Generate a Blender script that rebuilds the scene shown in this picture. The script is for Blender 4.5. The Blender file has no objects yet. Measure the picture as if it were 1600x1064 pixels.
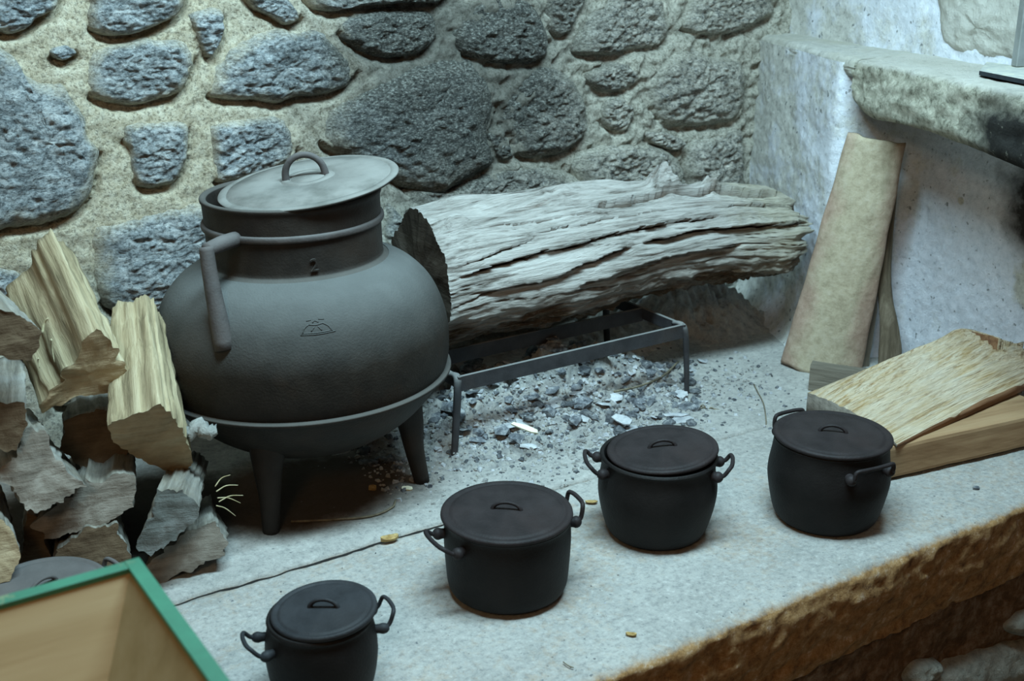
import bpy, math, random
import numpy as np
from mathutils import Vector, Matrix, noise

# ------------------------------------------------------------------ camera, world, light, exposure
S = bpy.context.scene
COL = S.collection
F = 1900.0; TH = math.radians(19.5); AZ = math.radians(56.6); CH = 1.0
cam_d = bpy.data.cameras.new('camera'); cam = bpy.data.objects.new('camera', cam_d); COL.objects.link(cam)
cam.location = (0, 0, CH); cam.rotation_euler = (math.radians(90) - TH, 0, AZ - math.radians(90))
cam_d.sensor_width = 36; cam_d.lens = F / 1600 * 36; cam_d.clip_start = 0.02
cam_d.dof.use_dof = True; cam_d.dof.focus_distance = 2.15; cam_d.dof.aperture_fstop = 6.3
S.camera = cam
S.view_settings.view_transform = 'Standard'; S.view_settings.look = 'None'
S.view_settings.exposure = 0.0; S.view_settings.gamma = 1.0; S.view_settings.use_curve_mapping = False
W = bpy.data.worlds.new('room_ambient'); S.world = W; W.use_nodes = True
bg = W.node_tree.nodes['Background']; bg.inputs[0].default_value = (1.0, 0.56, 0.30, 1); bg.inputs[1].default_value = 0.065
def area(name, loc, target, sx, sy, power, col):
    l = bpy.data.lights.new(name, 'AREA'); l.shape = 'RECTANGLE'; l.size = sx; l.size_y = sy
    l.energy = power; l.color = col
    o = bpy.data.objects.new(name, l); COL.objects.link(o); o.location = loc
    o.rotation_euler = (Vector(target) - Vector(loc)).to_track_quat('-Z', 'Y').to_euler()
    return o
area('chimney_daylight', (0.92, 1.12, 1.98), (1.12, 1.95, 0.2), 1.25, 0.35, 84, (0.575, 0.875, 1.0))
area('warm_room_lamp', (-0.75, -0.30, 1.75), (0.7, 1.5, 0.1), 0.35, 0.35, 9, (1.0, 0.66, 0.36))

# ------------------------------------------------------------------ camera geometry used to measure the place
_fw = np.array([math.cos(AZ)*math.cos(TH), math.sin(AZ)*math.cos(TH), -math.sin(TH)])
_rt = np.array([math.sin(AZ), -math.cos(AZ), 0.0]); _up = np.cross(_rt, _fw); _C = np.array([0, 0, CH])
FWH = np.array([math.cos(AZ), math.sin(AZ), 0.0])
def ray(u, v): return _fw*F + _rt*(u-800) - _up*(v-532)
def onz(u, v, z=0.0):
    d = ray(u, v); return _C + d*((z-CH)/d[2])
def ony(u, v, y):
    d = ray(u, v); return _C + d*(y/d[1])
def onx(u, v, x):
    d = ray(u, v); return _C + d*(x/d[0])
def onplane(u, v, p, n):
    d = ray(u, v); return _C + d*(np.dot(np.array(p)-_C, n)/np.dot(d, n))
rnd = random.Random(7)
def nz(x, y, z): return noise.noise((x, y, z))
def fr(x, y, z, o=4, h=0.9): return noise.fractal((x, y, z), h, 2.0, o)

# ------------------------------------------------------------------ materials
class Mat:
    def __init__(s, name, rough=0.9, spec=0.25, space='world'):
        s.m = bpy.data.materials.new(name); s.m.use_nodes = True; s.t = s.m.node_tree
        s.b = s.t.nodes['Principled BSDF']; s.b.inputs['Roughness'].default_value = rough
        s.b.inputs['Specular IOR Level'].default_value = spec
        if space == 'world':
            s.g = s.t.nodes.new('ShaderNodeNewGeometry'); s.P = s.g.outputs['Position']
        else:
            s.g = s.t.nodes.new('ShaderNodeTexCoord'); s.P = s.g.outputs['Object']
    def link(s, a, b): s.t.links.new(a, b)
    def put(s, sock, v):
        if hasattr(v, 'is_linked') or isinstance(v, bpy.types.NodeSocket): s.link(v, sock)
        elif isinstance(v, (tuple, list)) and len(v) == 3 and sock.type == 'RGBA': sock.default_value = (*v, 1)
        else: sock.default_value = v
    def scale(s, v, sc, rot=(0,0,0), loc=(0,0,0)):
        n = s.t.nodes.new('ShaderNodeMapping'); s.put(n.inputs[0], v)
        n.inputs['Scale'].default_value = sc; n.inputs['Rotation'].default_value = rot; n.inputs['Location'].default_value = loc
        return n.outputs[0]
    def noise(s, sc, det=6, ro=0.6, vec=None, dist=0.0):
        n = s.t.nodes.new('ShaderNodeTexNoise'); s.put(n.inputs['Vector'], vec or s.P)
        n.inputs['Scale'].default_value = sc; n.inputs['Detail'].default_value = det
        n.inputs['Roughness'].default_value = ro; n.inputs['Distortion'].default_value = dist
        return n.outputs[0]
    def voro(s, sc, vec=None, feat='F1'):
        n = s.t.nodes.new('ShaderNodeTexVoronoi'); n.feature = feat; s.put(n.inputs['Vector'], vec or s.P)
        n.inputs['Scale'].default_value = sc
        return n.outputs['Distance']
    def ramp(s, f, stops):
        n = s.t.nodes.new('ShaderNodeValToRGB'); s.put(n.inputs[0], f); e = n.color_ramp.elements
        while len(e) < len(stops): e.new(0.5)
        for q, (p, c) in zip(e, stops):
            q.position = p; q.color = (c, c, c, 1) if isinstance(c, (int, float)) else (*c, 1)
        return n.outputs[0]
    def mix(s, f, a, b, mode='MIX'):
        n = s.t.nodes.new('ShaderNodeMix'); n.data_type = 'RGBA'; n.blend_type = mode
        s.put(n.inputs[0], f); s.put(n.inputs[6], a); s.put(n.inputs[7], b); return n.outputs[2]
    def math(s, op, a, b=0.0, clamp=False):
        n = s.t.nodes.new('ShaderNodeMath'); n.operation = op; n.use_clamp = clamp
        s.put(n.inputs[0], a); s.put(n.inputs[1], b); return n.outputs[0]
    def sep(s, v):
        n = s.t.nodes.new('ShaderNodeSeparateXYZ'); s.put(n.inputs[0], v); return n.outputs
    def attr(s, name):
        n = s.t.nodes.new('ShaderNodeAttribute'); n.attribute_name = name; return n.outputs['Fac']
    def rand(s):
        n = s.t.nodes.new('ShaderNodeObjectInfo'); return n.outputs['Random']
    def blob(s, c, r, noise_sc=9, amt=0.5, soft=0.35):
        """1 inside an irregular stain at c with radii r, 0 outside"""
        v = s.scale(s.P, tuple(1/q for q in r), loc=tuple(-a/q for a, q in zip(c, r)))
        n = s.t.nodes.new('ShaderNodeVectorMath'); n.operation = 'LENGTH'; s.put(n.inputs[0], v)
        d = s.math('ADD', n.outputs['Value'], s.math('MULTIPLY', s.math('SUBTRACT', s.noise(noise_sc, 5, 0.65), 0.5), amt*2))
        return s.ramp(d, [(max(0.0, 0.8-soft), 1.0), (min(1.0, 0.8+soft), 0.0)])
    def bump(s, h, strength=0.5, dist=0.01, prev=None):
        n = s.t.nodes.new('ShaderNodeBump'); n.inputs['Strength'].default_value = strength
        n.inputs['Distance'].default_value = dist; s.put(n.inputs['Height'], h)
        if prev is not None: s.put(n.inputs['Normal'], prev)
        return n.outputs[0]
    def fin(s, col, normal=None, rough=None):
        s.put(s.b.inputs['Base Color'], col)
        if normal is not None: s.put(s.b.inputs['Normal'], normal)
        if rough is not None: s.put(s.b.inputs['Roughness'], rough)
        return s.m

MAT = {}
def make_granite():
    m = Mat('granite_wall_stone', 0.92, 0.2)
    sv = m.scale(m.P, (1, 1, 1.8))
    n1 = m.noise(24, 12, 0.82, sv); n2 = m.noise(85, 6, 0.7, sv); n3 = m.noise(6, 4, 0.5)
    blue = m.ramp(n1, [(0.33, (0.07, 0.078, 0.085)), (0.44, (0.235, 0.268, 0.285)), (0.53, (0.42, 0.46, 0.475)), (0.66, (0.74, 0.75, 0.73))])
    grey = m.ramp(n1, [(0.33, (0.08, 0.072, 0.06)), (0.44, (0.30, 0.285, 0.245)), (0.54, (0.52, 0.495, 0.43)), (0.66, (0.78, 0.74, 0.65))])
    px = m.sep(m.P)
    side = m.ramp(m.math('ADD', m.math('MULTIPLY', px[0], 0.5), m.math('MULTIPLY', m.math('SUBTRACT', n3, 0.5), 0.35)), [(0.50, 0.0), (0.66, 1.0)])
    c = m.mix(side, blue, grey)
    c = m.mix(m.math('MULTIPLY', m.rand(), 0.35), c, m.mix(0.5, c, (0.30, 0.27, 0.2)))
    n4 = m.noise(150, 5, 0.75, sv); n5 = m.noise(210, 3, 0.6)
    c = m.mix(m.ramp(n2, [(0.50, 0.0), (0.62, 0.75)]), c, (0.035, 0.045, 0.05))
    c = m.mix(m.ramp(n4, [(0.36, 0.8), (0.47, 0.0)]), c, (0.05, 0.06, 0.065))
    c = m.mix(m.ramp(n4, [(0.56, 0.0), (0.68, 0.75)]), c, (0.74, 0.75, 0.74))
    rim = m.ramp(m.math('ADD', m.attr('rim'), m.math('MULTIPLY', m.math('SUBTRACT', m.noise(20, 6, 0.7), 0.5), 0.7)), [(0.72, 0.0), (1.0, 0.85)])
    c = m.mix(rim, c, m.mix(side, m.ramp(n4, [(0.35, (0.30, 0.25, 0.17)), (0.6, (0.70, 0.63, 0.48))]), m.ramp(n4, [(0.35, (0.20, 0.19, 0.15)), (0.6, (0.58, 0.55, 0.46))])))
    p = ony(690, 110, 2.28)
    soot = m.blob((p[0]+0.05, 2.28, p[2]-0.02), (0.47, 0.5, 0.36), 9, 0.45, 0.30)
    c = m.mix(m.math('MULTIPLY', soot, 0.88), c, m.ramp(n4, [(0.38, (0.010, 0.011, 0.011)), (0.52, (0.06, 0.064, 0.06)), (0.66, (0.30, 0.31, 0.28))]))
    h = m.math('ADD', m.math('MULTIPLY', n1, 1.0), m.math('MULTIPLY', n2, 0.45))
    MAT['granite'] = m.fin(c, m.bump(h, 1.0, 0.009))
make_granite()
def make_mortar():
    m = Mat('lime_mortar', 0.95, 0.15)
    n1 = m.noise(60, 10, 0.82); n2 = m.noise(7, 4, 0.6); n3 = m.noise(160, 4, 0.7)
    cream = m.ramp(n1, [(0.32, (0.26, 0.21, 0.13)), (0.46, (0.62, 0.54, 0.39)), (0.64, (0.84, 0.78, 0.62))])
    grey = m.ramp(n1, [(0.32, (0.15, 0.14, 0.11)), (0.46, (0.45, 0.43, 0.36)), (0.64, (0.72, 0.68, 0.58))])
    px = m.sep(m.P)
    side = m.ramp(m.math('ADD', m.math('MULTIPLY', px[0], 0.5), m.math('MULTIPLY', m.math('SUBTRACT', n2, 0.5), 0.3)), [(0.40, 0.0), (0.60, 1.0)])
    c = m.mix(side, cream, grey)
    c = m.mix(m.ramp(n3, [(0.38, 0.75), (0.50, 0.0)]), c, m.mix(0.75, c, (0.08, 0.065, 0.04)))
    p = ony(690, 130, 2.28)
    soot = m.blob((p[0]+0.05, 2.28, p[2]-0.0), (0.43, 0.5, 0.34), 9, 0.5, 0.35)
    c = m.mix(m.math('MULTIPLY', soot, 0.72), c, (0.05, 0.052, 0.048))
    low = m.ramp(m.math('ADD', px[2], m.math('MULTIPLY', n2, 0.25)), [(0.30, 1.0), (0.55, 0.0)])
    c = m.mix(m.math('MULTIPLY', low, 0.35), c, (0.33, 0.36, 0.36))
    h = m.math('ADD', n1, m.math('MULTIPLY', n3, 0.5))
    MAT['mortar'] = m.fin(c, m.bump(h, 1.0, 0.008))
make_mortar()
def make_plaster():
    m = Mat('limewashed_plaster', 0.93, 0.15)
    n1 = m.noise(55, 10, 0.8); n2 = m.noise(9, 6, 0.65); n3 = m.noise(140, 4, 0.7)
    white = m.ramp(n1, [(0.30, (0.36, 0.38, 0.41)), (0.42, (0.72, 0.75, 0.81)), (0.60, (0.86, 0.88, 0.94))])
    sand = m.ramp(n1, [(0.32, (0.24, 0.23, 0.20)), (0.46, (0.54, 0.525, 0.46)), (0.62, (0.70, 0.685, 0.61))])
    px = m.sep(m.P)
    worn = m.ramp(m.math('ADD', n2, m.math('MULTIPLY', m.math('SUBTRACT', px[1], 1.72), 0.42)), [(0.54, 0.0), (0.70, 1.0)])
    c = m.mix(m.math('MULTIPLY', worn, 0.85), white, sand)
    q = onx(1585, 455, 2.16); c = m.mix(m.blob(tuple(q), (0.10, 0.075, 0.09), 16, 0.35, 0.08), c, sand)
    q = onx(1480, 318, 2.18); c = m.mix(m.blob(tuple(q), (0.1, 0.013, 0.012), 30, 0.2, 0.1), c, sand)
    q = onx(1400, 320, 2.18); c = m.mix(m.blob(tuple(q), (0.1, 0.035, 0.09), 25, 0.7, 0.12), c, m.mix(0.5, sand, white))
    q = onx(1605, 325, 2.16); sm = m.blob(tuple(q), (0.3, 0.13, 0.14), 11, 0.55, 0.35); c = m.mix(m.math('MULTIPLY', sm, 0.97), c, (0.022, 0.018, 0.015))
    q = onx(1590, 360, 2.16); c = m.mix(m.blob(tuple(q), (0.2, 0.012, 0.014), 20, 0.25, 0.2), c, (0.35, 0.34, 0.33))
    spots = m.ramp(m.noise(70, 3, 0.5), [(0.66, 0.0), (0.72, 0.8)]); c = m.mix(spots, c, (0.13, 0.14, 0.14))
    h = m.math('ADD', n1, m.math('MULTIPLY', n3, 0.4))
    MAT['plaster'] = m.fin(c, m.bump(h, 0.8, 0.006))
make_plaster()
def make_lintel():
    m = Mat('lintel_stone', 0.92, 0.2)
    n1 = m.noise(48, 9, 0.75); n2 = m.noise(10, 4, 0.6)
    c = m.ramp(n1, [(0.34, (0.12, 0.115, 0.085)), (0.46, (0.38, 0.365, 0.285)), (0.62, (0.62, 0.59, 0.48))])
    pale = m.ramp(n2, [(0.35, (0.58, 0.56, 0.49)), (0.7, (0.68, 0.66, 0.60))])
    g = m.t.nodes.new('ShaderNodeNewGeometry')
    top = m.ramp(m.math('ADD', m.sep(m.P)[2], m.math('MULTIPLY', m.math('SUBTRACT', n1, .5), .02)), [(0.690, 0.0), (0.698, 0.9)])
    c = m.mix(top, c, pale)
    q = onx(1585, 200, 1.9); s_ = m.blob((1.9, q[1]-0.02, q[2]-0.03), (0.4, 0.17, 0.10), 11, 0.5, 0.30)
    c = m.mix(m.math('MULTIPLY', s_, m.ramp(n1, [(0.60, 0.97), (0.72, 0.5)])), c, (0.014, 0.013, 0.013))
    MAT['lintel'] = m.fin(c, m.bump(n1, 1.0, 0.010))
make_lintel()
def make_hearth():
    m = Mat('hearth_stone', 0.9, 0.2)
    n1 = m.noise(90, 8, 0.8); n2 = m.noise(6, 8, 0.7); n3 = m.noise(220, 3, 0.6)
    c = m.ramp(n2, [(0.3, (0.30, 0.297, 0.275)), (0.5, (0.385, 0.375, 0.35)), (0.7, (0.45, 0.438, 0.405))])
    c = m.mix(m.ramp(n1, [(0.34, 0.75), (0.50, 0.0)]), c, (0.17, 0.175, 0.175))
    c = m.mix(m.ramp(n1, [(0.54, 0.0), (0.68, 0.7)]), c, (0.60, 0.59, 0.56))
    px = m.sep(m.P)
    sp = m.ramp(m.noise(105, 2, 0.5), [(0.70, 0.0), (0.74, 0.75)]); c = m.mix(sp, c, (0.10, 0.11, 0.12))
    brown = m.ramp(m.noise(42, 9, 0.78), [(0.33, (0.11, 0.055, 0.028)), (0.48, (0.33, 0.185, 0.075)), (0.57, (0.42, 0.26, 0.125)), (0.68, (0.66, 0.53, 0.42))])
    edge = m.ramp(m.math('ADD', px[2], m.math('MULTIPLY', m.math('SUBTRACT', m.noise(55, 8, 0.75), 0.5), 0.05)), [(0.466, 0.0), (0.500, 1.0)])
    zoff = m.math('ADD', m.math('ADD', px[2], 0.5), m.math('MULTIPLY', m.math('SUBTRACT', m.noise(60, 8, 0.75), 0.5), 0.014))
    edge = m.ramp(zoff, [(0.4925, 0.0), (0.4985, 1.0)])
    c = m.mix(edge, brown, c)
    joint = m.math('MULTIPLY', m.math('GREATER_THAN', px[1], 1.55), m.math('LESS_THAN', px[2], -0.0022)); c = m.mix(joint, c, (0.035, 0.034, 0.032))
    # scorched earth, darkened further to paint in the shade under the big cauldron
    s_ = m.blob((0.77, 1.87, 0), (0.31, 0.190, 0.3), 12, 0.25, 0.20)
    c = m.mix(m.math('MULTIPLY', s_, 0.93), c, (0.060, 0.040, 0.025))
    s_ = m.blob((0.40, 1.93, 0), (0.34, 0.255, 0.3), 12, 0.25, 0.14)  # shade in the gaps of the firewood stack, painted dark onto the floor
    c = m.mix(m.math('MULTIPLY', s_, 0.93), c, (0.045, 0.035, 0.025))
    h = m.math('ADD', m.math('MULTIPLY', n1, 0.8), m.math('MULTIPLY', n3, 0.35))
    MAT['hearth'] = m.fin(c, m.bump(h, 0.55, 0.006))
make_hearth()
def simple(key, name, stops, sc=40, det=8, ro=0.7, rough=0.9, spec=0.2, bump=0.5, bd=0.006, space='world', stretch=None, jitter=0.0, metal=0.0):
    m = Mat(name, rough, spec, space)
    v = m.scale(m.P, stretch) if stretch else m.P
    n1 = m.noise(sc, det, ro, v)
    c = m.ramp(n1, stops)
    if jitter: c = m.mix(m.math('MULTIPLY', m.rand(), jitter), c, m.mix(0.6, c, (0.02, 0.02, 0.02)))
    m.b.inputs['Metallic'].default_value = metal
    MAT[key] = m.fin(c, m.bump(n1, bump, bd))
simple('room_floor', 'room_floor_stone', [(0.3, (0.08, 0.07, 0.06)), (0.7, (0.2, 0.18, 0.15))], 12)
simple('lower_stone', 'hearth_base_stone', [(0.3, (0.20, 0.20, 0.17)), (0.5, (0.36, 0.36, 0.31)), (0.7, (0.5, 0.49, 0.43))], 40, bump=0.9, bd=0.015)
simple('lower_mortar', 'hearth_base_mortar', [(0.3, (0.07, 0.035, 0.016)), (0.5, (0.21, 0.12, 0.06)), (0.72, (0.46, 0.36, 0.27))], 34, bump=1, bd=0.02)
def iron(key, name, base, rust, dust=None, dust_amt=0.0, bump=0.35, spec=0.2):
    m = Mat(name, 0.62, spec, 'object')
    n1 = m.noise(22, 6, 0.6); n2 = m.noise(260, 3, 0.6); n3 = m.noise(7, 4, 0.6)
    c = m.ramp(n1, [(0.35, tuple(x*0.75 for x in base)), (0.65, tuple(x*1.25 for x in base))])
    c = m.mix(m.ramp(n3, [(0.5, 0.0), (0.72, 0.6)]), c, rust)
    r = 0.6
    if dust:
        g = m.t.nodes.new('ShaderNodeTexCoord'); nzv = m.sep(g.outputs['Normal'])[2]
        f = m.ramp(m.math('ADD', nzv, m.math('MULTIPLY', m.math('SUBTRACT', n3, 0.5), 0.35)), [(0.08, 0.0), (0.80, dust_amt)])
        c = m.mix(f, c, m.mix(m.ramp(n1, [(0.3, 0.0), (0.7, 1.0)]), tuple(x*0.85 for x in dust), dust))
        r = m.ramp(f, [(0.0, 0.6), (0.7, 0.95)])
    MAT[key] = m.fin(c, m.bump(n2, bump, 0.0018, m.bump(n1, 0.25, 0.004)), r)
iron('pot_iron', 'dark_cast_iron', (0.024, 0.0195, 0.020), (0.030, 0.020, 0.019))
iron('pot_iron_blue', 'slate_black_cast_iron', (0.026, 0.027, 0.030), (0.024, 0.022, 0.022))
iron('pot_body', 'soot_black_cast_iron', (0.011, 0.0095, 0.009), (0.015, 0.011, 0.009))
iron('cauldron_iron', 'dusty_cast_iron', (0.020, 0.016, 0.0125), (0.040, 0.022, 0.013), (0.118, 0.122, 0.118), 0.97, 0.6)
iron('cauldron_neck', 'brown_black_cast_iron', (0.024, 0.020, 0.017), (0.034, 0.021, 0.014), (0.13, 0.125, 0.115), 0.6)
iron('ear_iron', 'worn_grey_iron', (0.075, 0.068, 0.066), (0.08, 0.058, 0.05), (0.16, 0.15, 0.145), 0.5)
iron('trivet_iron', 'wrought_iron', (0.038, 0.037, 0.040), (0.045, 0.032, 0.025), (0.28, 0.28, 0.27), 0.75)
def make_lid_dust():
    m = Mat('dust_covered_iron_lid', 0.93, 0.2, 'object')
    n1 = m.noise(14, 6, 0.6); n2 = m.noise(120, 4, 0.7)
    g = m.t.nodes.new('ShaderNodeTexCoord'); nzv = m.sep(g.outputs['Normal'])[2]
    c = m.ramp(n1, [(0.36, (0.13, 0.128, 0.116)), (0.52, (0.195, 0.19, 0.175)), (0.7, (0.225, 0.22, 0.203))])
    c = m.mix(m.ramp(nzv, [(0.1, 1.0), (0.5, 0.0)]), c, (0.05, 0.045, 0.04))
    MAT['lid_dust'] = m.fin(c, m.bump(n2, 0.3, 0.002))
make_lid_dust()
def make_oldlog():
    m = Mat('ash_grey_weathered_log', 0.95, 0.1, 'object')
    v = m.scale(m.P, (2.0, 16, 16)); n1 = m.noise(3.2, 10, 0.72, v, 0.4); n2 = m.noise(30, 6, 0.7)
    v3 = m.scale(m.P, (6, 60, 60)); n3 = m.noise(3.0, 6, 0.7, v3, 0.2)
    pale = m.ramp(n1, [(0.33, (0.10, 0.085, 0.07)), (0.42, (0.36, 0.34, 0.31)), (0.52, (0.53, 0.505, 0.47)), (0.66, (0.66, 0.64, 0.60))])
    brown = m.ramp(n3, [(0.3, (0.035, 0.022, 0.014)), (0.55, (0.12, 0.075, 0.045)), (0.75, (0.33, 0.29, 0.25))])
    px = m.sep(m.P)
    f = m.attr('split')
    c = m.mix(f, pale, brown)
    yel = m.ramp(m.math('ADD', px[0], m.math('MULTIPLY', n2, 0.3)), [(0.82, 0.0), (1.0, 0.55)])
    c = m.mix(m.math('MULTIPLY', yel, m.math('SUBTRACT', 1.0, f)), c, (0.60, 0.55, 0.40))
    h = m.math('ADD', n1, m.math('MULTIPLY', n3, 0.8))
    MAT['oldlog'] = m.fin(c, m.bump(h, 0.9, 0.012))
make_oldlog()
def wood(key, name, a, b, c_, long_axis='x', sc=3.0, bump=0.6, dirt=0.0):
    m = Mat(name, 0.85, 0.2, 'object')
    st = {'x': (1.5, 22, 22), 'y': (22, 1.5, 22), 'z': (22, 22, 1.5)}[long_axis]
    v = m.scale(m.P, st); n1 = m.noise(sc, 8, 0.65, v, 0.3); n2 = m.noise(11, 5, 0.6)
    c = m.ramp(n1, [(0.28, a), (0.5, b), (0.72, c_)])
    if dirt: c = m.mix(m.ramp(n2, [(0.45, 0.0), (0.7, dirt)]), c, (0.33, 0.34, 0.33))
    c = m.mix(m.math('MULTIPLY', m.rand(), 0.25), c, tuple(x*0.5 for x in b))
    MAT[key] = m.fin(c, m.bump(n1, bump, 0.008))
wood('split_tan', 'split_tan_wood', (0.10, 0.075, 0.042), (0.38, 0.305, 0.185), (0.62, 0.53, 0.36))
wood('split_grey', 'split_grey_wood', (0.06, 0.05, 0.04), (0.22, 0.195, 0.155), (0.44, 0.41, 0.35), dirt=0.5)
wood('split_fresh', 'freshly_split_pale_wood', (0.40, 0.24, 0.10), (0.68, 0.53, 0.35), (0.78, 0.67, 0.50))
wood('sawn_brown', 'sawn_brown_wood', (0.22, 0.125, 0.06), (0.38, 0.235, 0.125), (0.47, 0.32, 0.18), sc=2.0, bump=0.15)
wood('old_dark', 'old_dark_wood', (0.05, 0.038, 0.026), (0.135, 0.105, 0.07), (0.24, 0.195, 0.14), long_axis='z')
wood('box_wood', 'plain_box_wood', (0.31, 0.205, 0.10), (0.40, 0.28, 0.15), (0.46, 0.34, 0.195), sc=1.1, bump=0.08)
wood('box_wood_grey', 'dull_box_wood', (0.26, 0.20, 0.10), (0.33, 0.26, 0.14), (0.38, 0.31, 0.185), sc=1.1, bump=0.08)  # slightly darker, less red wood for two opposite sides and the pedestal
def cut(key, name, a, b, c_):
    m = Mat(name, 0.92, 0.15, 'object')
    n0 = m.noise(7, 3, 0.5); n1 = m.noise(55, 6, 0.7); n2 = m.noise(14, 6, 0.65)
    v = m.scale(m.P, (30, 3, 30), (0, 0.6, 0)); n3 = m.noise(3, 5, 0.7, v)
    f = m.math('ADD', m.math('MULTIPLY', n2, 0.6), m.math('MULTIPLY', n3, 0.4))
    c = m.ramp(f, [(0.32, a), (0.5, b), (0.68, c_)])
    c = m.mix(m.math('MULTIPLY', m.rand(), 0.3), c, tuple(x*0.55 for x in b))
    MAT[key] = m.fin(c, m.bump(m.math('ADD', n1, n3), 0.5, 0.005))
cut('cut_tan', 'sawn_end_tan', (0.20, 0.145, 0.08), (0.42, 0.325, 0.20), (0.56, 0.46, 0.30))
cut('cut_grey', 'sawn_end_grey', (0.08, 0.068, 0.055), (0.23, 0.20, 0.165), (0.38, 0.345, 0.295))
cut('cut_slate', 'sawn_end_slate_grey', (0.06, 0.065, 0.06), (0.14, 0.15, 0.14), (0.23, 0.24, 0.23))
cut('cut_brown', 'sawn_end_brown', (0.045, 0.03, 0.018), (0.12, 0.082, 0.05), (0.19, 0.14, 0.09))
cut('cut_dark', 'sawn_end_dark', (0.02, 0.015, 0.011), (0.055, 0.043, 0.032), (0.10, 0.085, 0.07))
def make_tile():
    m = Mat('lichened_terracotta', 0.93, 0.15, 'object')
    n1 = m.noise(60, 8, 0.75); n2 = m.noise(6, 5, 0.6)
    c = m.ramp(n1, [(0.3, (0.30, 0.25, 0.17)), (0.5, (0.44, 0.375, 0.265)), (0.7, (0.52, 0.46, 0.35))])
    x = m.sep(m.P)[0]
    pink = m.ramp(m.math('ADD', m.math('MULTIPLY', m.math('ABSOLUTE', x), 7.5), m.math('MULTIPLY', m.math('SUBTRACT', n2, 0.5), 1.1)), [(0.25, 0.0), (0.55, 0.8)])
    c = m.mix(pink, c, m.ramp(n1, [(0.3, (0.30, 0.19, 0.14)), (0.7, (0.48, 0.33, 0.26))]))
    MAT['tile'] = m.fin(c, m.bump(n1, 0.6, 0.004))
make_tile()
simple('ash', 'wood_ash', [(0.33, (0.17, 0.175, 0.18)), (0.43, (0.45, 0.45, 0.44)), (0.56, (0.62, 0.61, 0.57)), (0.70, (0.74, 0.72, 0.64))], 42, 9, 0.78, bump=1.0, bd=0.015)
simple('rubble', 'grey_rubble', [(0.32, (0.14, 0.14, 0.13)), (0.5, (0.42, 0.42, 0.39)), (0.7, (0.6, 0.59, 0.55))], 30, 9, 0.75, bump=1.0, bd=0.015)
simple('charcoal', 'ash_dusted_charcoal', [(0.33, (0.05, 0.056, 0.065)), (0.5, (0.19, 0.205, 0.225)), (0.66, (0.46, 0.47, 0.47))], 70, 6, 0.7, jitter=0.9, bump=0.8)
simple('flake', 'pale_ash_flake', [(0.3, (0.36, 0.38, 0.41)), (0.6, (0.62, 0.63, 0.64))], 60, 5, 0.7, jitter=0.5)
simple('pale_chip', 'pale_wood_chip', [(0.3, (0.62, 0.60, 0.42)), (0.6, (0.82, 0.80, 0.62))], 60, 4, 0.6)
simple('dry_leaf', 'dry_yellow_leaf', [(0.3, (0.27, 0.17, 0.06)), (0.6, (0.50, 0.37, 0.17))], 60, 4, 0.6)
simple('twig', 'dry_twig', [(0.3, (0.10, 0.085, 0.06)), (0.6, (0.23, 0.2, 0.14))], 60, 4, 0.6)
simple('straw', 'straw', [(0.3, (0.30, 0.25, 0.13)), (0.6, (0.50, 0.44, 0.28))], 60, 4, 0.6)
simple('green', 'chipped_green_paint', [(0.32, (0.25, 0.25, 0.14)), (0.40, (0.040, 0.15, 0.095)), (0.7, (0.05, 0.20, 0.125))], 16, 6, 0.7, rough=0.5, spec=0.4, bump=0.2)
simple('slate', 'grey_slate', [(0.3, (0.26, 0.27, 0.26)), (0.5, (0.42, 0.43, 0.39)), (0.7, (0.60, 0.58, 0.45))], 26, 7, 0.7, rough=0.6, spec=0.4)
simple('slate_edge', 'dark_slate_edge', [(0.3, (0.015, 0.018, 0.022)), (0.7, (0.03, 0.035, 0.04))], 40)
simple('post_metal', 'dull_grey_metal', [(0.3, (0.17, 0.18, 0.17)), (0.7, (0.27, 0.28, 0.27))], 18, 5, 0.6, rough=0.55, spec=0.5)

# ------------------------------------------------------------------ mesh helpers
def mesh_obj(name, V, Fc, mats, parent=None, smooth=True, loc=None, midx=None, attrs=None):
    """links one mesh object; V are in world coordinates, loc becomes the origin"""
    V = np.asarray(V, dtype=float)
    o0 = np.zeros(3) if loc is None else np.asarray(loc, dtype=float)
    me = bpy.data.meshes.new(name); me.from_pydata((V - o0).tolist(), [], Fc)
    for k in (mats if isinstance(mats, (list, tuple)) else [mats]): me.materials.append(MAT[k])
    if smooth: me.polygons.foreach_set('use_smooth', [True]*len(me.polygons))
    if midx is not None: me.polygons.foreach_set('material_index', midx)
    if attrs:
        for k, v in attrs.items():
            a = me.attributes.new(k, 'FLOAT', 'POINT'); a.data.foreach_set('value', v)
    me.update()
    o = bpy.data.objects.new(name, me); COL.objects.link(o); o.location = o0
    if parent is not None:
        o.parent = parent; pw = Vector(parent.get('_w', (0, 0, 0)))
        o.location = Vector(o0) - pw
    o['_w'] = tuple(float(q) for q in o0)
    return o
def empty(name, loc=(0, 0, 0)):
    o = bpy.data.objects.new(name, None); COL.objects.link(o); o.location = loc; o.empty_display_size = 0.05
    o['_w'] = tuple(float(q) for q in loc); return o
def tag(o, label, cat, group=None, kind=None):
    o['label'] = label; o['category'] = cat
    if group: o['group'] = group
    if kind: o['kind'] = kind
    return o
def struct(o): o['kind'] = 'structure'; return o
def gridfaces(nu, nv, off=0, wrap=False):
    f = []
    for i in range(nu-1):
        for j in range(nv if wrap else nv-1):
            a = off+i*nv+j; b = off+i*nv+(j+1) % nv; c = off+(i+1)*nv+(j+1) % nv; d = off+(i+1)*nv+j
            f.append((a, b, c, d))
    return f
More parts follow.
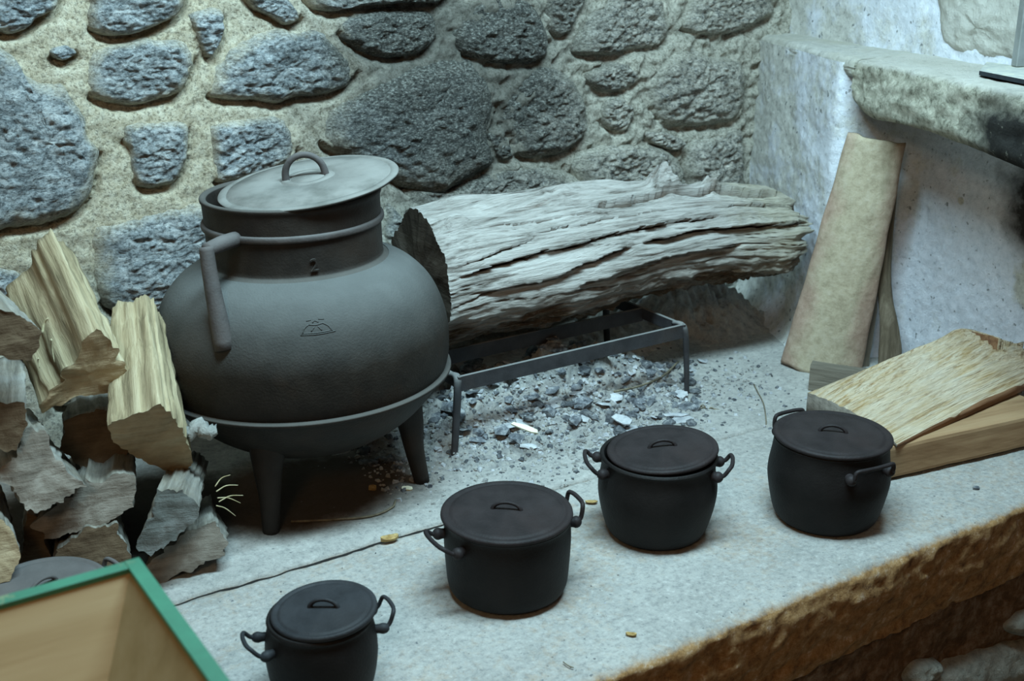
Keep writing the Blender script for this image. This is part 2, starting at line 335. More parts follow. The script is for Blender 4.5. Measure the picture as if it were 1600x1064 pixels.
def catmull(P, n, closed=False):
    P = [np.asarray(p, float) for p in P]; m = len(P); out = []
    segs = m if closed else m-1
    for i in range(segs):
        p1, p2 = P[i], P[(i+1) % m]
        p0 = P[i-1] if (closed or i > 0) else 2*p1-p2
        p3 = P[(i+2) % m] if (closed or i+2 < m) else 2*p2-p1
        for k in range(n):
            t = k/n
            out.append(0.5*((2*p1)+(-p0+p2)*t+(2*p0-5*p1+4*p2-p3)*t*t+(-p0+3*p1-3*p2+p3)*t**3))
    if not closed: out.append(P[-1])
    return np.array(out)
def resample(P, n, closed=True):
    P = np.asarray(P, float); Q = np.vstack([P, P[:1]]) if closed else P
    d = np.concatenate([[0], np.cumsum(np.linalg.norm(np.diff(Q, axis=0), axis=1))])
    t = np.linspace(0, d[-1], n, endpoint=False) if closed else np.linspace(0, d[-1], n)
    return np.stack([np.interp(t, d, Q[:, k]) for k in range(Q.shape[1])], 1)
def lathe(profile, seg=72, sub=4, smoothed=True):
    pr = catmull(profile, sub) if smoothed else np.array(profile, float)
    V = []
    for r, z in pr:
        r = max(r, 0.0003)
        for k in range(seg):
            a = 2*math.pi*k/seg; V.append((r*math.cos(a), r*math.sin(a), z))
    return np.array(V), gridfaces(len(pr), seg, wrap=True)
def tube(path, rad, seg=10, sub=6, smoothed=True, flat=1.0):
    P = catmull(path, sub) if smoothed else np.array(path, float); n = len(P)
    R = np.interp(np.linspace(0, 1, n), np.linspace(0, 1, len(rad)), rad) if hasattr(rad, '__len__') else np.full(n, rad)
    V = []; T = np.gradient(P, axis=0); up = np.array([0.13, 0.21, 0.97]); prev = None
    for i in range(n):
        t = T[i]/np.linalg.norm(T[i])
        a = prev if prev is not None else np.cross(t, up)
        a = a - t*np.dot(a, t); a /= np.linalg.norm(a); b = np.cross(t, a); prev = a
        for k in range(seg):
            q = 2*math.pi*k/seg; V.append(P[i]+R[i]*(a*math.cos(q)+b*math.sin(q)*flat))
    Fc = gridfaces(n, seg, wrap=True)
    Fc.append(tuple(range(seg))[::-1]); Fc.append(tuple((n-1)*seg+k for k in range(seg)))
    return np.array(V), Fc
def box(c, ax, ay, az, bev=0.0):
    """box from centre and three half-extent vectors, with chamfered edges"""
    c, ax, ay, az = (np.asarray(q, float) for q in (c, ax, ay, az)); V = []
    la, lb, lc = (np.linalg.norm(q) for q in (ax, ay, az))
    if bev <= 0:
        for sx in (-1, 1):
            for sy in (-1, 1):
                for sz in (-1, 1): V.append(c+sx*ax+sy*ay+sz*az)
        return np.array(V), [(0, 1, 3, 2), (4, 6, 7, 5), (0, 4, 5, 1), (2, 3, 7, 6), (0, 2, 6, 4), (1, 5, 7, 3)]
    idx = {}
    for sx in (-1, 1):
        for sy in (-1, 1):
            for sz in (-1, 1):
                for k in range(3):
                    s = [1-bev/la, 1-bev/lb, 1-bev/lc]; s[k] = 1.0
                    idx[(sx, sy, sz, k)] = len(V); V.append(c+sx*s[0]*ax+sy*s[1]*ay+sz*s[2]*az)
    Fc = []
    for k in range(3):
        o = [q for q in range(3) if q != k]
        for s in (-1, 1):
            quad = []
            for a, b in ((-1, -1), (1, -1), (1, 1), (-1, 1)):
                v = [0, 0, 0]; v[k] = s; v[o[0]] = a; v[o[1]] = b; quad.append(idx[(*v, k)])
            Fc.append(tuple(quad))
    for k in range(3):
        o = [q for q in range(3) if q != k]
        for a in (-1, 1):
            for b in (-1, 1):
                v0 = [0, 0, 0]; v1 = [0, 0, 0]; v0[k] = -1; v1[k] = 1
                for v in (v0, v1): v[o[0]] = a; v[o[1]] = b
                Fc.append((idx[(*v0, o[0])], idx[(*v1, o[0])], idx[(*v1, o[1])], idx[(*v0, o[1])]))
    for sx in (-1, 1):
        for sy in (-1, 1):
            for sz in (-1, 1): Fc.append(tuple(idx[(sx, sy, sz, k)] for k in range(3)))
    return np.array(V), Fc
def join(*parts):
    V = []; Fc = []; off = 0
    for v, f in parts:
        V.append(np.asarray(v)); Fc += [tuple(i+off for i in q) for q in f]; off += len(v)
    return np.vstack(V), Fc
def inpoly(px, py, poly):
    ins = np.zeros(px.shape, bool); n = len(poly)
    for i in range(n):
        x0, y0 = poly[i]; x1, y1 = poly[(i+1) % n]
        if y0 == y1: continue
        c = ((y0 > py) != (y1 > py)) & (px < (x1-x0)*(py-y0)/(y1-y0)+x0); ins ^= c
    return ins

# ------------------------------------------------------------------ back wall: mortar bed and proud stones
WY = 2.30
STONES = [
 [(-40,-60),(100,-60),(98,5),(86,20),(62,32),(48,46),(20,56),(0,52),(-40,46)],
 [(146,-50),(297,-50),(298,4),(285,25),(262,38),(230,52),(190,60),(160,55),(142,40),(139,8)],
 [(150,80),(185,69),(240,62),(295,62),(310,76),(313,100),(303,125),(290,148),(255,158),(215,168),(180,166),(150,158),(138,145),(135,115),(140,94)],
 [(303,20),(350,12),(355,48),(346,75),(334,93),(322,84),(308,52)],
 [(-40,72),(18,82),(34,104),(52,120),(80,130),(102,127),(120,155),(140,185),(144,212),(160,236),(158,270),(150,312),(125,336),(95,350),(60,360),(20,361),(-40,356)],
 [(195,196),(215,192),(250,190),(290,190),(303,202),(302,240),(295,266),(280,290),(255,296),(238,299),(220,295),(207,270),(205,240),(194,216)],
 [(330,202),(350,190),(385,187),(440,182),(460,200),(468,222),(470,250),(440,268),(380,285),(345,290),(335,262),(332,225)],
 [(330,150),(335,115),(355,86),(380,65),(420,48),(440,43),(470,50),(500,42),(530,60),(550,85),(565,115),(545,140),(510,152),(470,155),(440,165),(400,160),(360,160)],
 [(146,362),(180,346),(240,331),(300,318),(360,312),(400,330),(400,420),(360,470),(280,495),(210,499),(165,482),(150,440)],
 [(530,32),(560,20),(620,14),(680,18),(694,45),(684,72),(660,86),(620,93),(580,86),(555,72),(535,52)],
 [(501,186),(520,165),(560,141),(620,115),(680,98),(730,93),(762,105),(780,140),(782,180),(770,215),(782,256),(740,284),(700,306),(650,302),(600,272),(540,248),(504,226)],
 [(718,52),(733,20),(778,-8),(830,-4),(856,30),(868,60),(862,90),(830,101),(790,103),(755,96),(728,80)],
 [(903,72),(918,40),(938,10),(990,-24),(1042,-4),(1057,35),(1046,70),(1000,79),(950,89),(915,87)],
 [(1073,32),(1088,-2),(1130,-40),(1220,-40),(1224,14),(1200,35),(1150,55),(1100,56),(1075,47)],
 [(788,142),(828,107),(880,105),(915,140),(930,180),(926,210),(900,236),(860,250),(820,246),(800,216),(783,180)],
 [(1008,132),(1050,85),(1090,74),(1120,88),(1165,98),(1172,150),(1160,188),(1110,200),(1060,200),(1028,180)],
 [(955,156),(985,150),(1000,176),(986,205),(960,206),(945,180)],
 [(640,300),(690,312),(745,286),(790,266),(860,262),(912,277),(930,302),(900,330),(820,345),(740,352),(690,345),(650,340)],
 [(905,252),(950,226),(1010,225),(1060,241),(1080,276),(1050,320),(960,322),(912,288)],
 [(1085,222),(1130,206),(1168,203),(1162,330),(1110,330),(1080,272)],
 [(608,315),(640,345),(690,352),(698,400),(660,440),(630,430),(604,380)],
 [(78,79),(108,70),(126,84),(106,97),(86,91)],
 [(365,-40),(420,-40),(468,12),(478,32),(455,42),(430,27),(398,10)],
 [(-40,425),(15,418),(48,442),(60,490),(40,540),(-40,545)],
 [(930,112),(985,96),(1008,120),(990,140),(952,147),(930,132)],
 [(482,-40),(700,-40),(704,2),(640,6),(560,12),(520,20),(490,8)],
 [(868,-40),(930,-40),(914,18),(892,60),(872,50),(863,18)],
 [(770,212),(790,208),(806,230),(806,252),(785,250)],
 [(1010,205),(1050,208),(1078,225),(1060,238),(1018,222)],
 [(700,420),(790,380),(900,380),(930,470),(850,520),(740,520)],
 [(940,400),(1080,390),(1130,440),(1100,500),(980,500)],
 [(60,520),(140,500),(190,520),(200,620),(90,640)],
]
def build_back_wall():
    polys = []
    for st in STONES:
        w = np.array([ony(u, v, WY-0.02) for u, v in st])[:, [0, 2]]
        polys.append(catmull(list(w), 5, closed=True))
    x0, x1, z0, z1 = -0.45, 2.55, -0.03, 0.98
    nx, nzz = 560, 200
    gx, gz = np.meshgrid(np.linspace(x0, x1, nx), np.linspace(z0, z1, nzz), indexing='ij')
    cav = np.zeros_like(gx)
    for p in polys:
        lo = p.min(0)-0.03; hi = p.max(0)+0.03
        m = (gx > lo[0]) & (gx < hi[0]) & (gz > lo[1]) & (gz < hi[1])
        a = np.zeros_like(gx, bool); a[m] = inpoly(gx[m]-0.003, gz[m]+0.011, p) & ~inpoly(gx[m]+0.001, gz[m]-0.006, p)
        cav = np.maximum(cav, a*1.0)
    for _ in range(1):
        cav = (cav+np.roll(cav, 1, 0)+np.roll(cav, -1, 0)+np.roll(cav, 1, 1)+np.roll(cav, -1, 1))/5
    V = np.zeros((nx*nzz, 3)); V[:, 0] = gx.ravel(); V[:, 2] = gz.ravel()
    fx, fz, fc = gx.ravel(), gz.ravel(), cav.ravel()
    for i in range(nx*nzz):
        x, z = fx[i], fz[i]
        rough = 1.0+1.4*max(0.0, min(1.0, (x-1.1)/0.4))
        d = fr(x*5, 3.1, z*5, 3)*0.009*rough + fr(x*32, 1.7, z*40, 3)*0.0055*rough
        rb = max(0.0, min(1.0, (x-1.15)/0.3))
        if rb: d += rb*(abs(nz(x*17, 2.2, z*17))*0.012-abs(nz(x*38, 6.2, z*38))*0.012)
        V[i, 1] = WY - d + 0.030*fc[i]*(1.0 if x < 1.25 else 0.6)
    wall = struct(mesh_obj('wall_back', V, gridfaces(nx, nzz), 'mortar', loc=(1.0, WY, 0)))
    for si, p in enumerate(polys):
        r = random.Random(100+si)
        c = p.mean(0); size = np.sqrt(np.prod(p.max(0)-p.min(0)))
        na, nr = 128, 34
        o = resample(p, na); dep = min(0.030, 0.012+0.06*size)*r.uniform(0.8, 1.2)
        tiltx, tiltz = r.uniform(-0.06, 0.06), r.uniform(-0.10, 0.02)
        right = c[0] > 1.30
        if right: dep *= 1.05
        V = []; rim = []
        for q in range(nr):
            t = (q/(nr-1))**0.8
            rim += [t]*na
            for k in range(na):
                j = 1+(0.045*nz(o[k][0]*22, si, o[k][1]*22)+0.03*nz(o[k][0]*60, si, o[k][1]*60))*t
                x, z = c+(o[k]-c)*t*j
                h = dep*(max(0.0, 1-t**4.5))**0.6
                am = (1-t**7)
                n = fr(x*9, si*3.3, z*10, 4)*0.009+abs(fr(x*26, si*1.3, z*40, 3))*0.011+fr(x*70, si*2.3, z*100, 2)*(0.0042 if not right else 0.006)-0.003
                if right: n += abs(nz(x*16, si, z*16))*-0.014
                y = WY-h-am*n + (tiltx*(x-c[0])+tiltz*(z-c[1]))*am + 0.022*(t**10)
                V.append((x, y, z))
        Fc = [tuple(range(na))] + gridfaces(nr, na, wrap=True)
        s = mesh_obj('stone', V, Fc, 'granite', wall, loc=(c[0], WY, c[1]), attrs={'rim': rim})
    return wall
build_back_wall()

# ------------------------------------------------------------------ right wall: plastered oven front, ledge, lintel, upper wall
def x_pier(y): return 2.27-0.426*(2.30-y)
def x_front(y): return x_pier(y) if y > 1.79 else x_pier(1.79)-0.31*(1.79-y)
def x_up(y): return 2.37-0.22*(2.30-y)
def x_rec(y): return 2.245-0.10*(1.8-y)
def build_right_wall():
    LZ = 0.70
    root = struct(empty('wall_right', (2.2, 1.7, 0)))
    ny, nzz = 240, 130
    V = []
    for i in range(ny):
        y = 2.42-1.67*i/(ny-1)
        for j in range(nzz):
            z = -0.03+(LZ-0.012+0.03)*j/(nzz-1)
            t = min(1.0, max(0.0, (1.865-y)/0.13)); t = t*t*(3-2*t)
            zz = min(1.0, max(0.0, (z-0.52)/0.10))
            xr = x_pier(y)*(1-t)+x_rec(y)*t
            cove = 0.06*math.exp(-max(0, z)/0.035)*(1-t)
            xr -= cove
            d = fr(y*6, 9.2, z*6, 3)*0.007+fr(y*60, 5.2, z*60, 3)*0.0022
            V.append((xr-d, y, z))
    lower = mesh_obj('oven_front', V, gridfaces(ny, nzz), 'plaster', root, loc=(2.2, 1.7, 0)); lower['label'] = 'white limewashed plaster face under the stone lintel'
    # upper wall
    V = []; ny, nzz = 170, 50
    for i in range(ny):
        y = 2.42-1.67*i/(ny-1)
        for j in range(nzz):
            z = LZ-0.02+0.34*j/(nzz-1)
            d = fr(y*6, 2.2, z*6, 3)*0.008+fr(y*34, 8.2, z*34, 3)*0.003
            V.append((x_up(y)-d, y, z))
    up = mesh_obj('upper_plaster', V, gridfaces(ny, nzz), 'plaster', root, loc=(2.3, 1.7, LZ)); up['label'] = 'white plastered wall above the ledge'
    # bare stone in the upper wall
    P = [onx(u, v, 2.2) for u, v in ((1438,-30),(1437,20),(1442,55),(1455,75),(1480,88),(1540,98),(1600,104),(1660,110),(1660,-40),(1540,-50))]
    p = catmull([(q[1], q[2]) for q in P], 5, closed=True); c = p.mean(0); o = resample(p, 80); V = []
    for q in range(22):
        t = (q/21)**0.8
        for k in range(80):
            y, z = c+(o[k]-c)*t
            n = fr(y*10, 4.4, z*10, 4)*0.008+fr(y*36, 7.4, z*44, 3)*0.006
            V.append((x_up(y)-0.012*(1-t**4)-n*(1-t**6)+0.02*t**12, y, z))
    st = mesh_obj('stone', V, [tuple(range(80))]+gridfaces(22, 80, wrap=True), 'lintel', root, loc=(2.2, c[0], c[1]))
    # ledge over the plaster pier (left) and lintel stone (right): top z = LZ
    def slab(name, ya, yb, zlow, over, mat, rough, amp):
        n1, cs = 90, []
        V = []
        for i in range(n1):
            y = ya+(yb-ya)*i/(n1-1); e = 0.0
            xf = x_front(y)-over; xb = x_up(y)+0.04
            zl = zlow(y)
            sec = [(xb, zl), (xf+0.10, zl), (xf+0.03, zl+0.001), (xf+0.008, zl+0.006), (xf, zl+0.018)]
            sec += [(xf, zl+0.018+(LZ-0.034-zl)*k/10) for k in range(1, 11)]
            sec += [(xf+0.003, LZ-0.008), (xf+0.010, LZ-0.002), (xf+0.02, LZ)]+[(xf+0.02+(xb-xf-0.02)*k/8, LZ) for k in range(1, 9)]
            cs = len(sec)
            for k, (x, z) in enumerate(sec):
                d = fr(y*14, k*0.4+x*6, z*18, 4)*amp+fr(y*50, x*50, z*50, 2)*amp*0.5
                top = k > 16
                V.append((x-(0 if top else d), y, z+(d*0.35 if top else d*0.5)))
        Fc = gridfaces(n1, cs); Fc.append(tuple(range(cs))); Fc.append(tuple((n1-1)*cs+k for k in range(cs))[::-1])
        o = mesh_obj(name, V, Fc, mat, root, loc=(2.1, (ya+yb)/2, LZ)); return o
    slab('ledge_top', 2.42, 1.795, lambda y: LZ-0.045, -0.004, 'ledge', 1, 0.004)['label'] = 'dusty plaster ledge top at the corner'
    slab('lintel', 1.803, 0.95, lambda y: 0.575+0.012*math.sin((1.79-y)*7)+0.03*max(0, (y-1.70)/0.09)**2, -0.003, 'lintel', 1, 0.009)['label'] = 'rough grey stone lintel blackened by soot at one end'
m_ = Mat('ledge_plaster', 0.93, 0.15); n_ = m_.noise(50, 8, 0.75); n2_ = m_.noise(9, 5, 0.6)
MAT['ledge'] = m_.fin(m_.mix(m_.ramp(n2_, [(0.4, 0.0), (0.65, 0.7)]), m_.ramp(n_, [(0.3, (0.33, 0.33, 0.30)), (0.6, (0.58, 0.57, 0.52))]), (0.46, 0.44, 0.36)), m_.bump(n_, 0.7, 0.008))
build_right_wall()

# ------------------------------------------------------------------ hearth platform, its front and the room floor
def build_hearth():
    def top(name, y0, y1, zb, ny, nx, loc, front):
        V = []; rows = []
        X = np.linspace(-0.45, 2.45, nx)
        prof = []
        if front:   # rounded stone nose, then the thick front face
            for k in range(22): prof.append((y0+0.018+0.05*max(0.0, (k-16)/6.0)+0.0*k, -0.165+0.150*k/21.0, 1))
            for k in range(1, 9):
                a = math.pi/2*k/8; prof.append((y0+0.020+0.020*(1-math.cos(a))-0.002, -0.015+0.015*math.sin(a), 1))
            prof = [(y0+0.002+0.016*(1-(k/21))**2, -0.165+0.150*k/21.0, 1) for k in range(22)] + [(y0+0.002+0.022*(1-math.cos(math.pi/2*k/8)), -0.015+0.015*math.sin(math.pi/2*k/8), 1) for k in range(1, 9)]
            ys = y0+0.026
        else: ys = y0
        for k in range(ny): prof.append((ys+(y1-ys)*((k+1)/ny if front else k/(ny-1)), 0.0, 0))
        prof = prof+[(y1, -0.016, 2)] if front else [(y0, -0.016, 2)]+prof
        for x in X:
            for (y, z, f) in prof:
                gap = 0.0 if front else -0.0050*min(1.0, max(0.0, (x-1.05)/0.2))
                w = 0.005*nz(x*9, 2.2, 0)+0.004*nz(x*31, 5.2, 0)
                if f == 2: V.append((x, y+w+gap, z))
                elif f:
                    a = 1.0 if z < -0.03 else 0.15+0.85*max(0, -z/0.03)
                    d = fr(x*7, y*3, z*16, 4)*0.008+fr(x*40, 3.3, z*50, 3)*0.005
                    V.append((x, y-d*a+0.003*nz(x*3, 0, 7), z+fr(x*30, y*30, 0, 2)*0.002))
                else:
                    d = fr(x*4, y*4, 0, 3)*0.0025+fr(x*45, y*45, 1, 2)*0.0010
                    yy = y
                    if front and y > y1-0.004: yy = y+w; d -= 0.0015
                    if not front and y < y0+0.012:
                        yy = y+(w+gap)*(1-(y-y0)/0.012); d -= 0.0035*(1-(y-y0)/0.012)+0.003*abs(nz(x*50, y*200, 3))
                    V.append((x, yy, zb+d))
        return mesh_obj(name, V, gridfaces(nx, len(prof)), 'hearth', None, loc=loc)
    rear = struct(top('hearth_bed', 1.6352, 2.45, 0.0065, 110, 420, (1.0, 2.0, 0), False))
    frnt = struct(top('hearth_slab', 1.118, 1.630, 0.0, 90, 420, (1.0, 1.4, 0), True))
    # filler below the joint
    v, f = box((1.0, 1.55, -0.12), (1.45, 0, 0), (0, 0.35, 0), (0, 0, 0.10)); struct(mesh_obj('hearth_core', v, f, 'lower_mortar', smooth=False, loc=(1.0, 1.55, -0.12)))
    # masonry under the slab nose
    V = []; nx, nzz = 260, 60
    for i in range(nx):
        x = -0.45+2.9*i/(nx-1)
        for j in range(nzz):
            z = -0.56+0.42*j/(nzz-1)
            V.append((x, 1.150-fr(x*6, 4, z*8, 4)*0.012-fr(x*30, 2, z*30, 2)*0.004, z))
    base = struct(mesh_obj('wall_hearth_front', V, gridfaces(nx, nzz), 'lower_mortar', loc=(1.0, 1.15, -0.5)))
    r = random.Random(5); shapes = []
    P = [ony(u, v, 1.13) for u, v in ((1450,1075),(1500,1040),(1560,1015),(1640,1000),(1700,1040),(1680,1120),(1560,1140),(1470,1120))]
    shapes.append([(q[0], q[2]) for q in P])
    P = [ony(u, v, 1.13) for u, v in ((1420,1064),(1440,1040),(1475,1036),(1482,1050),(1455,1068),(1430,1078))]
    shapes.append([(q[0], q[2]) for q in P])
    P = [ony(u, v, 1.13) for u, v in ((1575,982),(1610,955),(1680,945),(1680,985),(1600,1000))]
    shapes.append([(q[0], q[2]) for q in P])
    x = 1.72
    for row in range(2):
        x = -0.40+0.1*row
        while x < 2.2:
            w = r.uniform(0.16, 0.30)
            if not (row == 0 and x+w > 1.38 and x < 1.95):
                cx, cz = x+w/2, -0.29-0.16*row
                shapes.append([(cx+w*0.46*math.cos(a)*r.uniform(0.85, 1.05)*1.08, cz+0.068*math.sin(a)*r.uniform(0.85, 1.1)) for a in [k*math.pi/5 for k in range(10)]])
            x += w
    for si, s in enumerate(shapes):
        p = catmull(s, 5, closed=True); c = p.mean(0); o = resample(p, 48); V = []
        for q in range(12):
            t = (q/11)**0.8
            for k in range(48):
                x, z = c+(o[k]-c)*t
                V.append((x, 1.150-0.03*max(0, 1-t**3)**0.6-(fr(x*12, si, z*14, 4)*0.012)*(1-t**6)+0.02*t**12, z))
        mesh_obj('stone', V, [tuple(range(48))]+gridfaces(12, 48, wrap=True), 'lower_stone', base, loc=(c[0], 1.15, c[1]))
    V = []; nx = 60
    for i in range(nx):
        for j in range(40):
            x = -1.2+4.0*i/(nx-1); y = -0.6+1.85*j/39; V.append((x, y, -0.55+fr(x*3, y*3, 0, 3)*0.006))
    struct(mesh_obj('floor', V, gridfaces(nx, 40), 'room_floor', loc=(1, 0.4, -0.55)))
build_hearth()

# ------------------------------------------------------------------ the big three-legged cauldron
TO_CAM = -FWH
def azdir(deg):
    a = math.radians(deg); return TO_CAM*math.cos(a)+_rt*math.sin(a)
def build_cauldron():
    c = np.array([0.812, 1.881, 0.0])
    root = empty('cauldron', c)
    prof = [(0.0, 0.098), (0.06, 0.101), (0.12, 0.114), (0.175, 0.145), (0.215, 0.182), (0.240, 0.220), (0.2515, 0.250), (0.2545, 0.285), (0.2525, 0.318), (0.244, 0.352), (0.228, 0.386), (0.203, 0.414), (0.177, 0.431), (0.158, 0.438)]
    v, f = lathe(prof, 112, 5); body = mesh_obj('body', v+c, f, 'cauldron_iron', root, loc=c); body['label'] = 'round dusty grey cauldron belly'
    prof = [(0.158, 0.437), (0.1505, 0.441), (0.148, 0.450), (0.1485, 0.500), (0.1490, 0.540), (0.1515, 0.548), (0.1515, 0.553), (0.147, 0.555), (0.1415, 0.552), (0.140, 0.540), (0.140, 0.45), (0.15, 0.42)]
    v, f = lathe(prof, 112, 3); neck = mesh_obj('neck', v+c, f, 'cauldron_neck', root, loc=c); neck['label'] = 'dark straight iron neck'
    v, f = lathe([(0.146, 0.512), (0.1525, 0.511), (0.1540, 0.506), (0.1525, 0.501), (0.146, 0.500)], 112, 3); mesh_obj('neck_band', v+c, f, 'ear_iron', root, loc=c)
    v, f = lathe([(0.238, 0.236), (0.2540, 0.2335), (0.2558, 0.230), (0.2530, 0.2270), (0.236, 0.225)], 112, 3); mesh_obj('belly_seam', v+c, f, 'cauldron_neck', root, loc=c)
    # legs
    for tip in (onz(424, 836), onz(660, 757), np.array([0.83, 2.075, 0])):
        d = (tip-c)[:2]; d = d/np.linalg.norm(d); d = np.array([d[0], d[1], 0])
        top = c+d*0.165+np.array([0, 0, 0.175]); mid = c+d*(0.178)+np.array([0, 0, 0.09]); tip = np.array([tip[0], tip[1], 0.0])
        v, f = tube([top, mid*0.6+top*0.4+d*0.004, mid*0.75+tip*0.25, tip], [0.036, 0.025, 0.018, 0.014], 12, 6)
        mesh_obj('leg', v, f, 'cauldron_neck', root, loc=c)
    # ear
    e0 = c+azdir(-28)*0.146+np.array([0, 0, 0.506]); e1 = c+azdir(-28)*0.182+np.array([0, 0, 0.507])
    e2 = c+azdir(-28.5)*0.216+np.array([0, 0, 0.504]); e3 = c+azdir(-28)*0.221+np.array([0, 0, 0.497]); e4 = c+azdir(-25)*0.226+np.array([0, 0, 0.44]); e5 = c+azdir(-20.5)*0.238+np.array([0, 0, 0.352])
    v1 = tube([e0, e1, e2], [0.0125, 0.0125, 0.0115], 14, 6)
    v2 = tube([e2+np.array([0, 0, 0.006]), e3*0.3+e4*0.7, e5], [0.0115, 0.0125, 0.0165], 14, 8)
    v, f = join(v1, v2); ear = mesh_obj('ear_handle', v, f, 'ear_iron', root, loc=c); ear['label'] = 'square-bent iron ear from neck band to belly'
    # raised numeral on the neck and foundry mark on the shoulder
    cu = bpy.data.curves.new('numeral', 'FONT'); cu.body = '2'; cu.size = 0.030; cu.extrude = 0.0012; cu.align_x = 'CENTER'
    to = bpy.data.objects.new('numeral_tmp', cu); COL.objects.link(to)
    dg = bpy.context.evaluated_depsgraph_get(); me = to.evaluated_get(dg).to_mesh()
    d = azdir(21); side = np.array([-d[1], d[0], 0]); V = []
    for q in me.vertices:
        ang = q.co.x/0.149; dd = d*math.cos(ang)+side*math.sin(ang)
        V.append(c+dd*(0.1500+q.co.z+0.0006)+np.array([0, 0, 0.452+q.co.y]))
    Fc = [tuple(p.vertices) for p in me.polygons]
    bpy.data.objects.remove(to); 
    mesh_obj('numeral', V, Fc, 'cauldron_neck', root, smooth=False, loc=c)
    # crown-like casting mark: strokes laid on the belly surface
    pr = catmull(prof_b, 12)
    def on_belly(az, z):
        r = np.interp(z, pr[:, 1], pr[:, 0]); return c+azdir(az+6)*(r+0.0001)+np.array([0, 0, z])
    strokes = [[(4, .3770), (8, .3764), (12, .3764), (16, .3776)], [(3.6, .3750), (8, .3742), (12, .3742), (17, .3756)],
               [(4.5, .3772), (5.2, .3835), (7.0, .3885)], [(15.5, .3778), (14.6, .3840), (12.6, .3888)], [(7, .3885), (9.8, .3870), (12.6, .3888)],
               [(6.3, .3935), (8.2, .3945)], [(11.2, .3945), (13.4, .3938)], [(8.6, .3905), (9.6, .3930), (11, .3905)], [(7.8, .3790), (9.2, .3850)], [(11.8, .3790), (10.6, .3850)]]
    parts = []
    for s in strokes: parts.append(tube([on_belly(a, z) for a, z in s], 0.0011, 6, 4))
    v, f = join(*parts); mesh_obj('casting_mark', v, f, 'cauldron_iron', root, loc=c)
    # lid, tilted and slid to the right
    lc = c+np.array([0, 0, 0.5655])+_rt*0.031+TO_CAM*(-0.002)
    prof = [(0.0, 0.012), (0.028, 0.0118), (0.029, 0.0100), (0.031, 0.0100), (0.032, 0.0118), (0.043, 0.0116), (0.044, 0.0090), (0.0465, 0.0090), (0.048, 0.011), (0.10, 0.008), (0.1365, 0.0048), (0.1375, 0.0024), (0.1400, 0.0024), (0.1412, 0.0046), (0.1520, 0.0030), (0.1535, 0.001), (0.152, -0.002), (0.14, -0.001), (0.08, 0.003), (0.0, 0.006)]
    v, f = lathe(prof, 112, 2, smoothed=False)
    R = Matrix.Rotation(math.radians(-5.5), 3, Vector(TO_CAM*-1)) @ Matrix.Rotation(math.radians(4.5), 3, Vector(_rt))
    R = np.array(R)
    # rings between the profile rings stay flat; a shallow sag keeps it from looking machined
    v = np.array([(x, y, z+0.0012*nz(x*20, y*20, 3)) for x, y, z in v])
    lid = mesh_obj('lid', (v@R.T)+lc, f, 'lid_dust', root, loc=lc); lid['label'] = 'thick-dusted iron lid tilted on the neck'
    hd = _rt*math.cos(math.radians(6))+FWH*math.sin(math.radians(6)); hc = lc+R@np.array([0, 0, 0.011])-_rt*0.003
    pts = []
    for k in range(9):
        a = math.pi*k/8; pts.append(hc+R@(hd*0.034*math.cos(a)+np.array([0, 0, -0.006+0.044*math.sin(a)**0.8])))
    v, f = tube(pts, [0.0066, 0.0056, 0.0054, 0.0056, 0.0066], 12, 4); mesh_obj('lid_handle', v, f, 'ear_iron', lid, loc=lc)['label'] = 'arched iron lid handle'
    tag(root, 'large round three-legged iron cauldron with tilted dusty lid', 'cauldron')
    return root
prof_b = [(0.175, 0.166), (0.215, 0.194), (0.240, 0.222), (0.2515, 0.250), (0.2545, 0.285), (0.2525, 0.318), (0.244, 0.352), (0.228, 0.386), (0.203, 0.414), (0.177, 0.431), (0.158, 0.438)]
caul = build_cauldron()
caul.rotation_euler = Matrix.Rotation(math.radians(-1.6), 3, Vector(TO_CAM*-1)).to_euler()

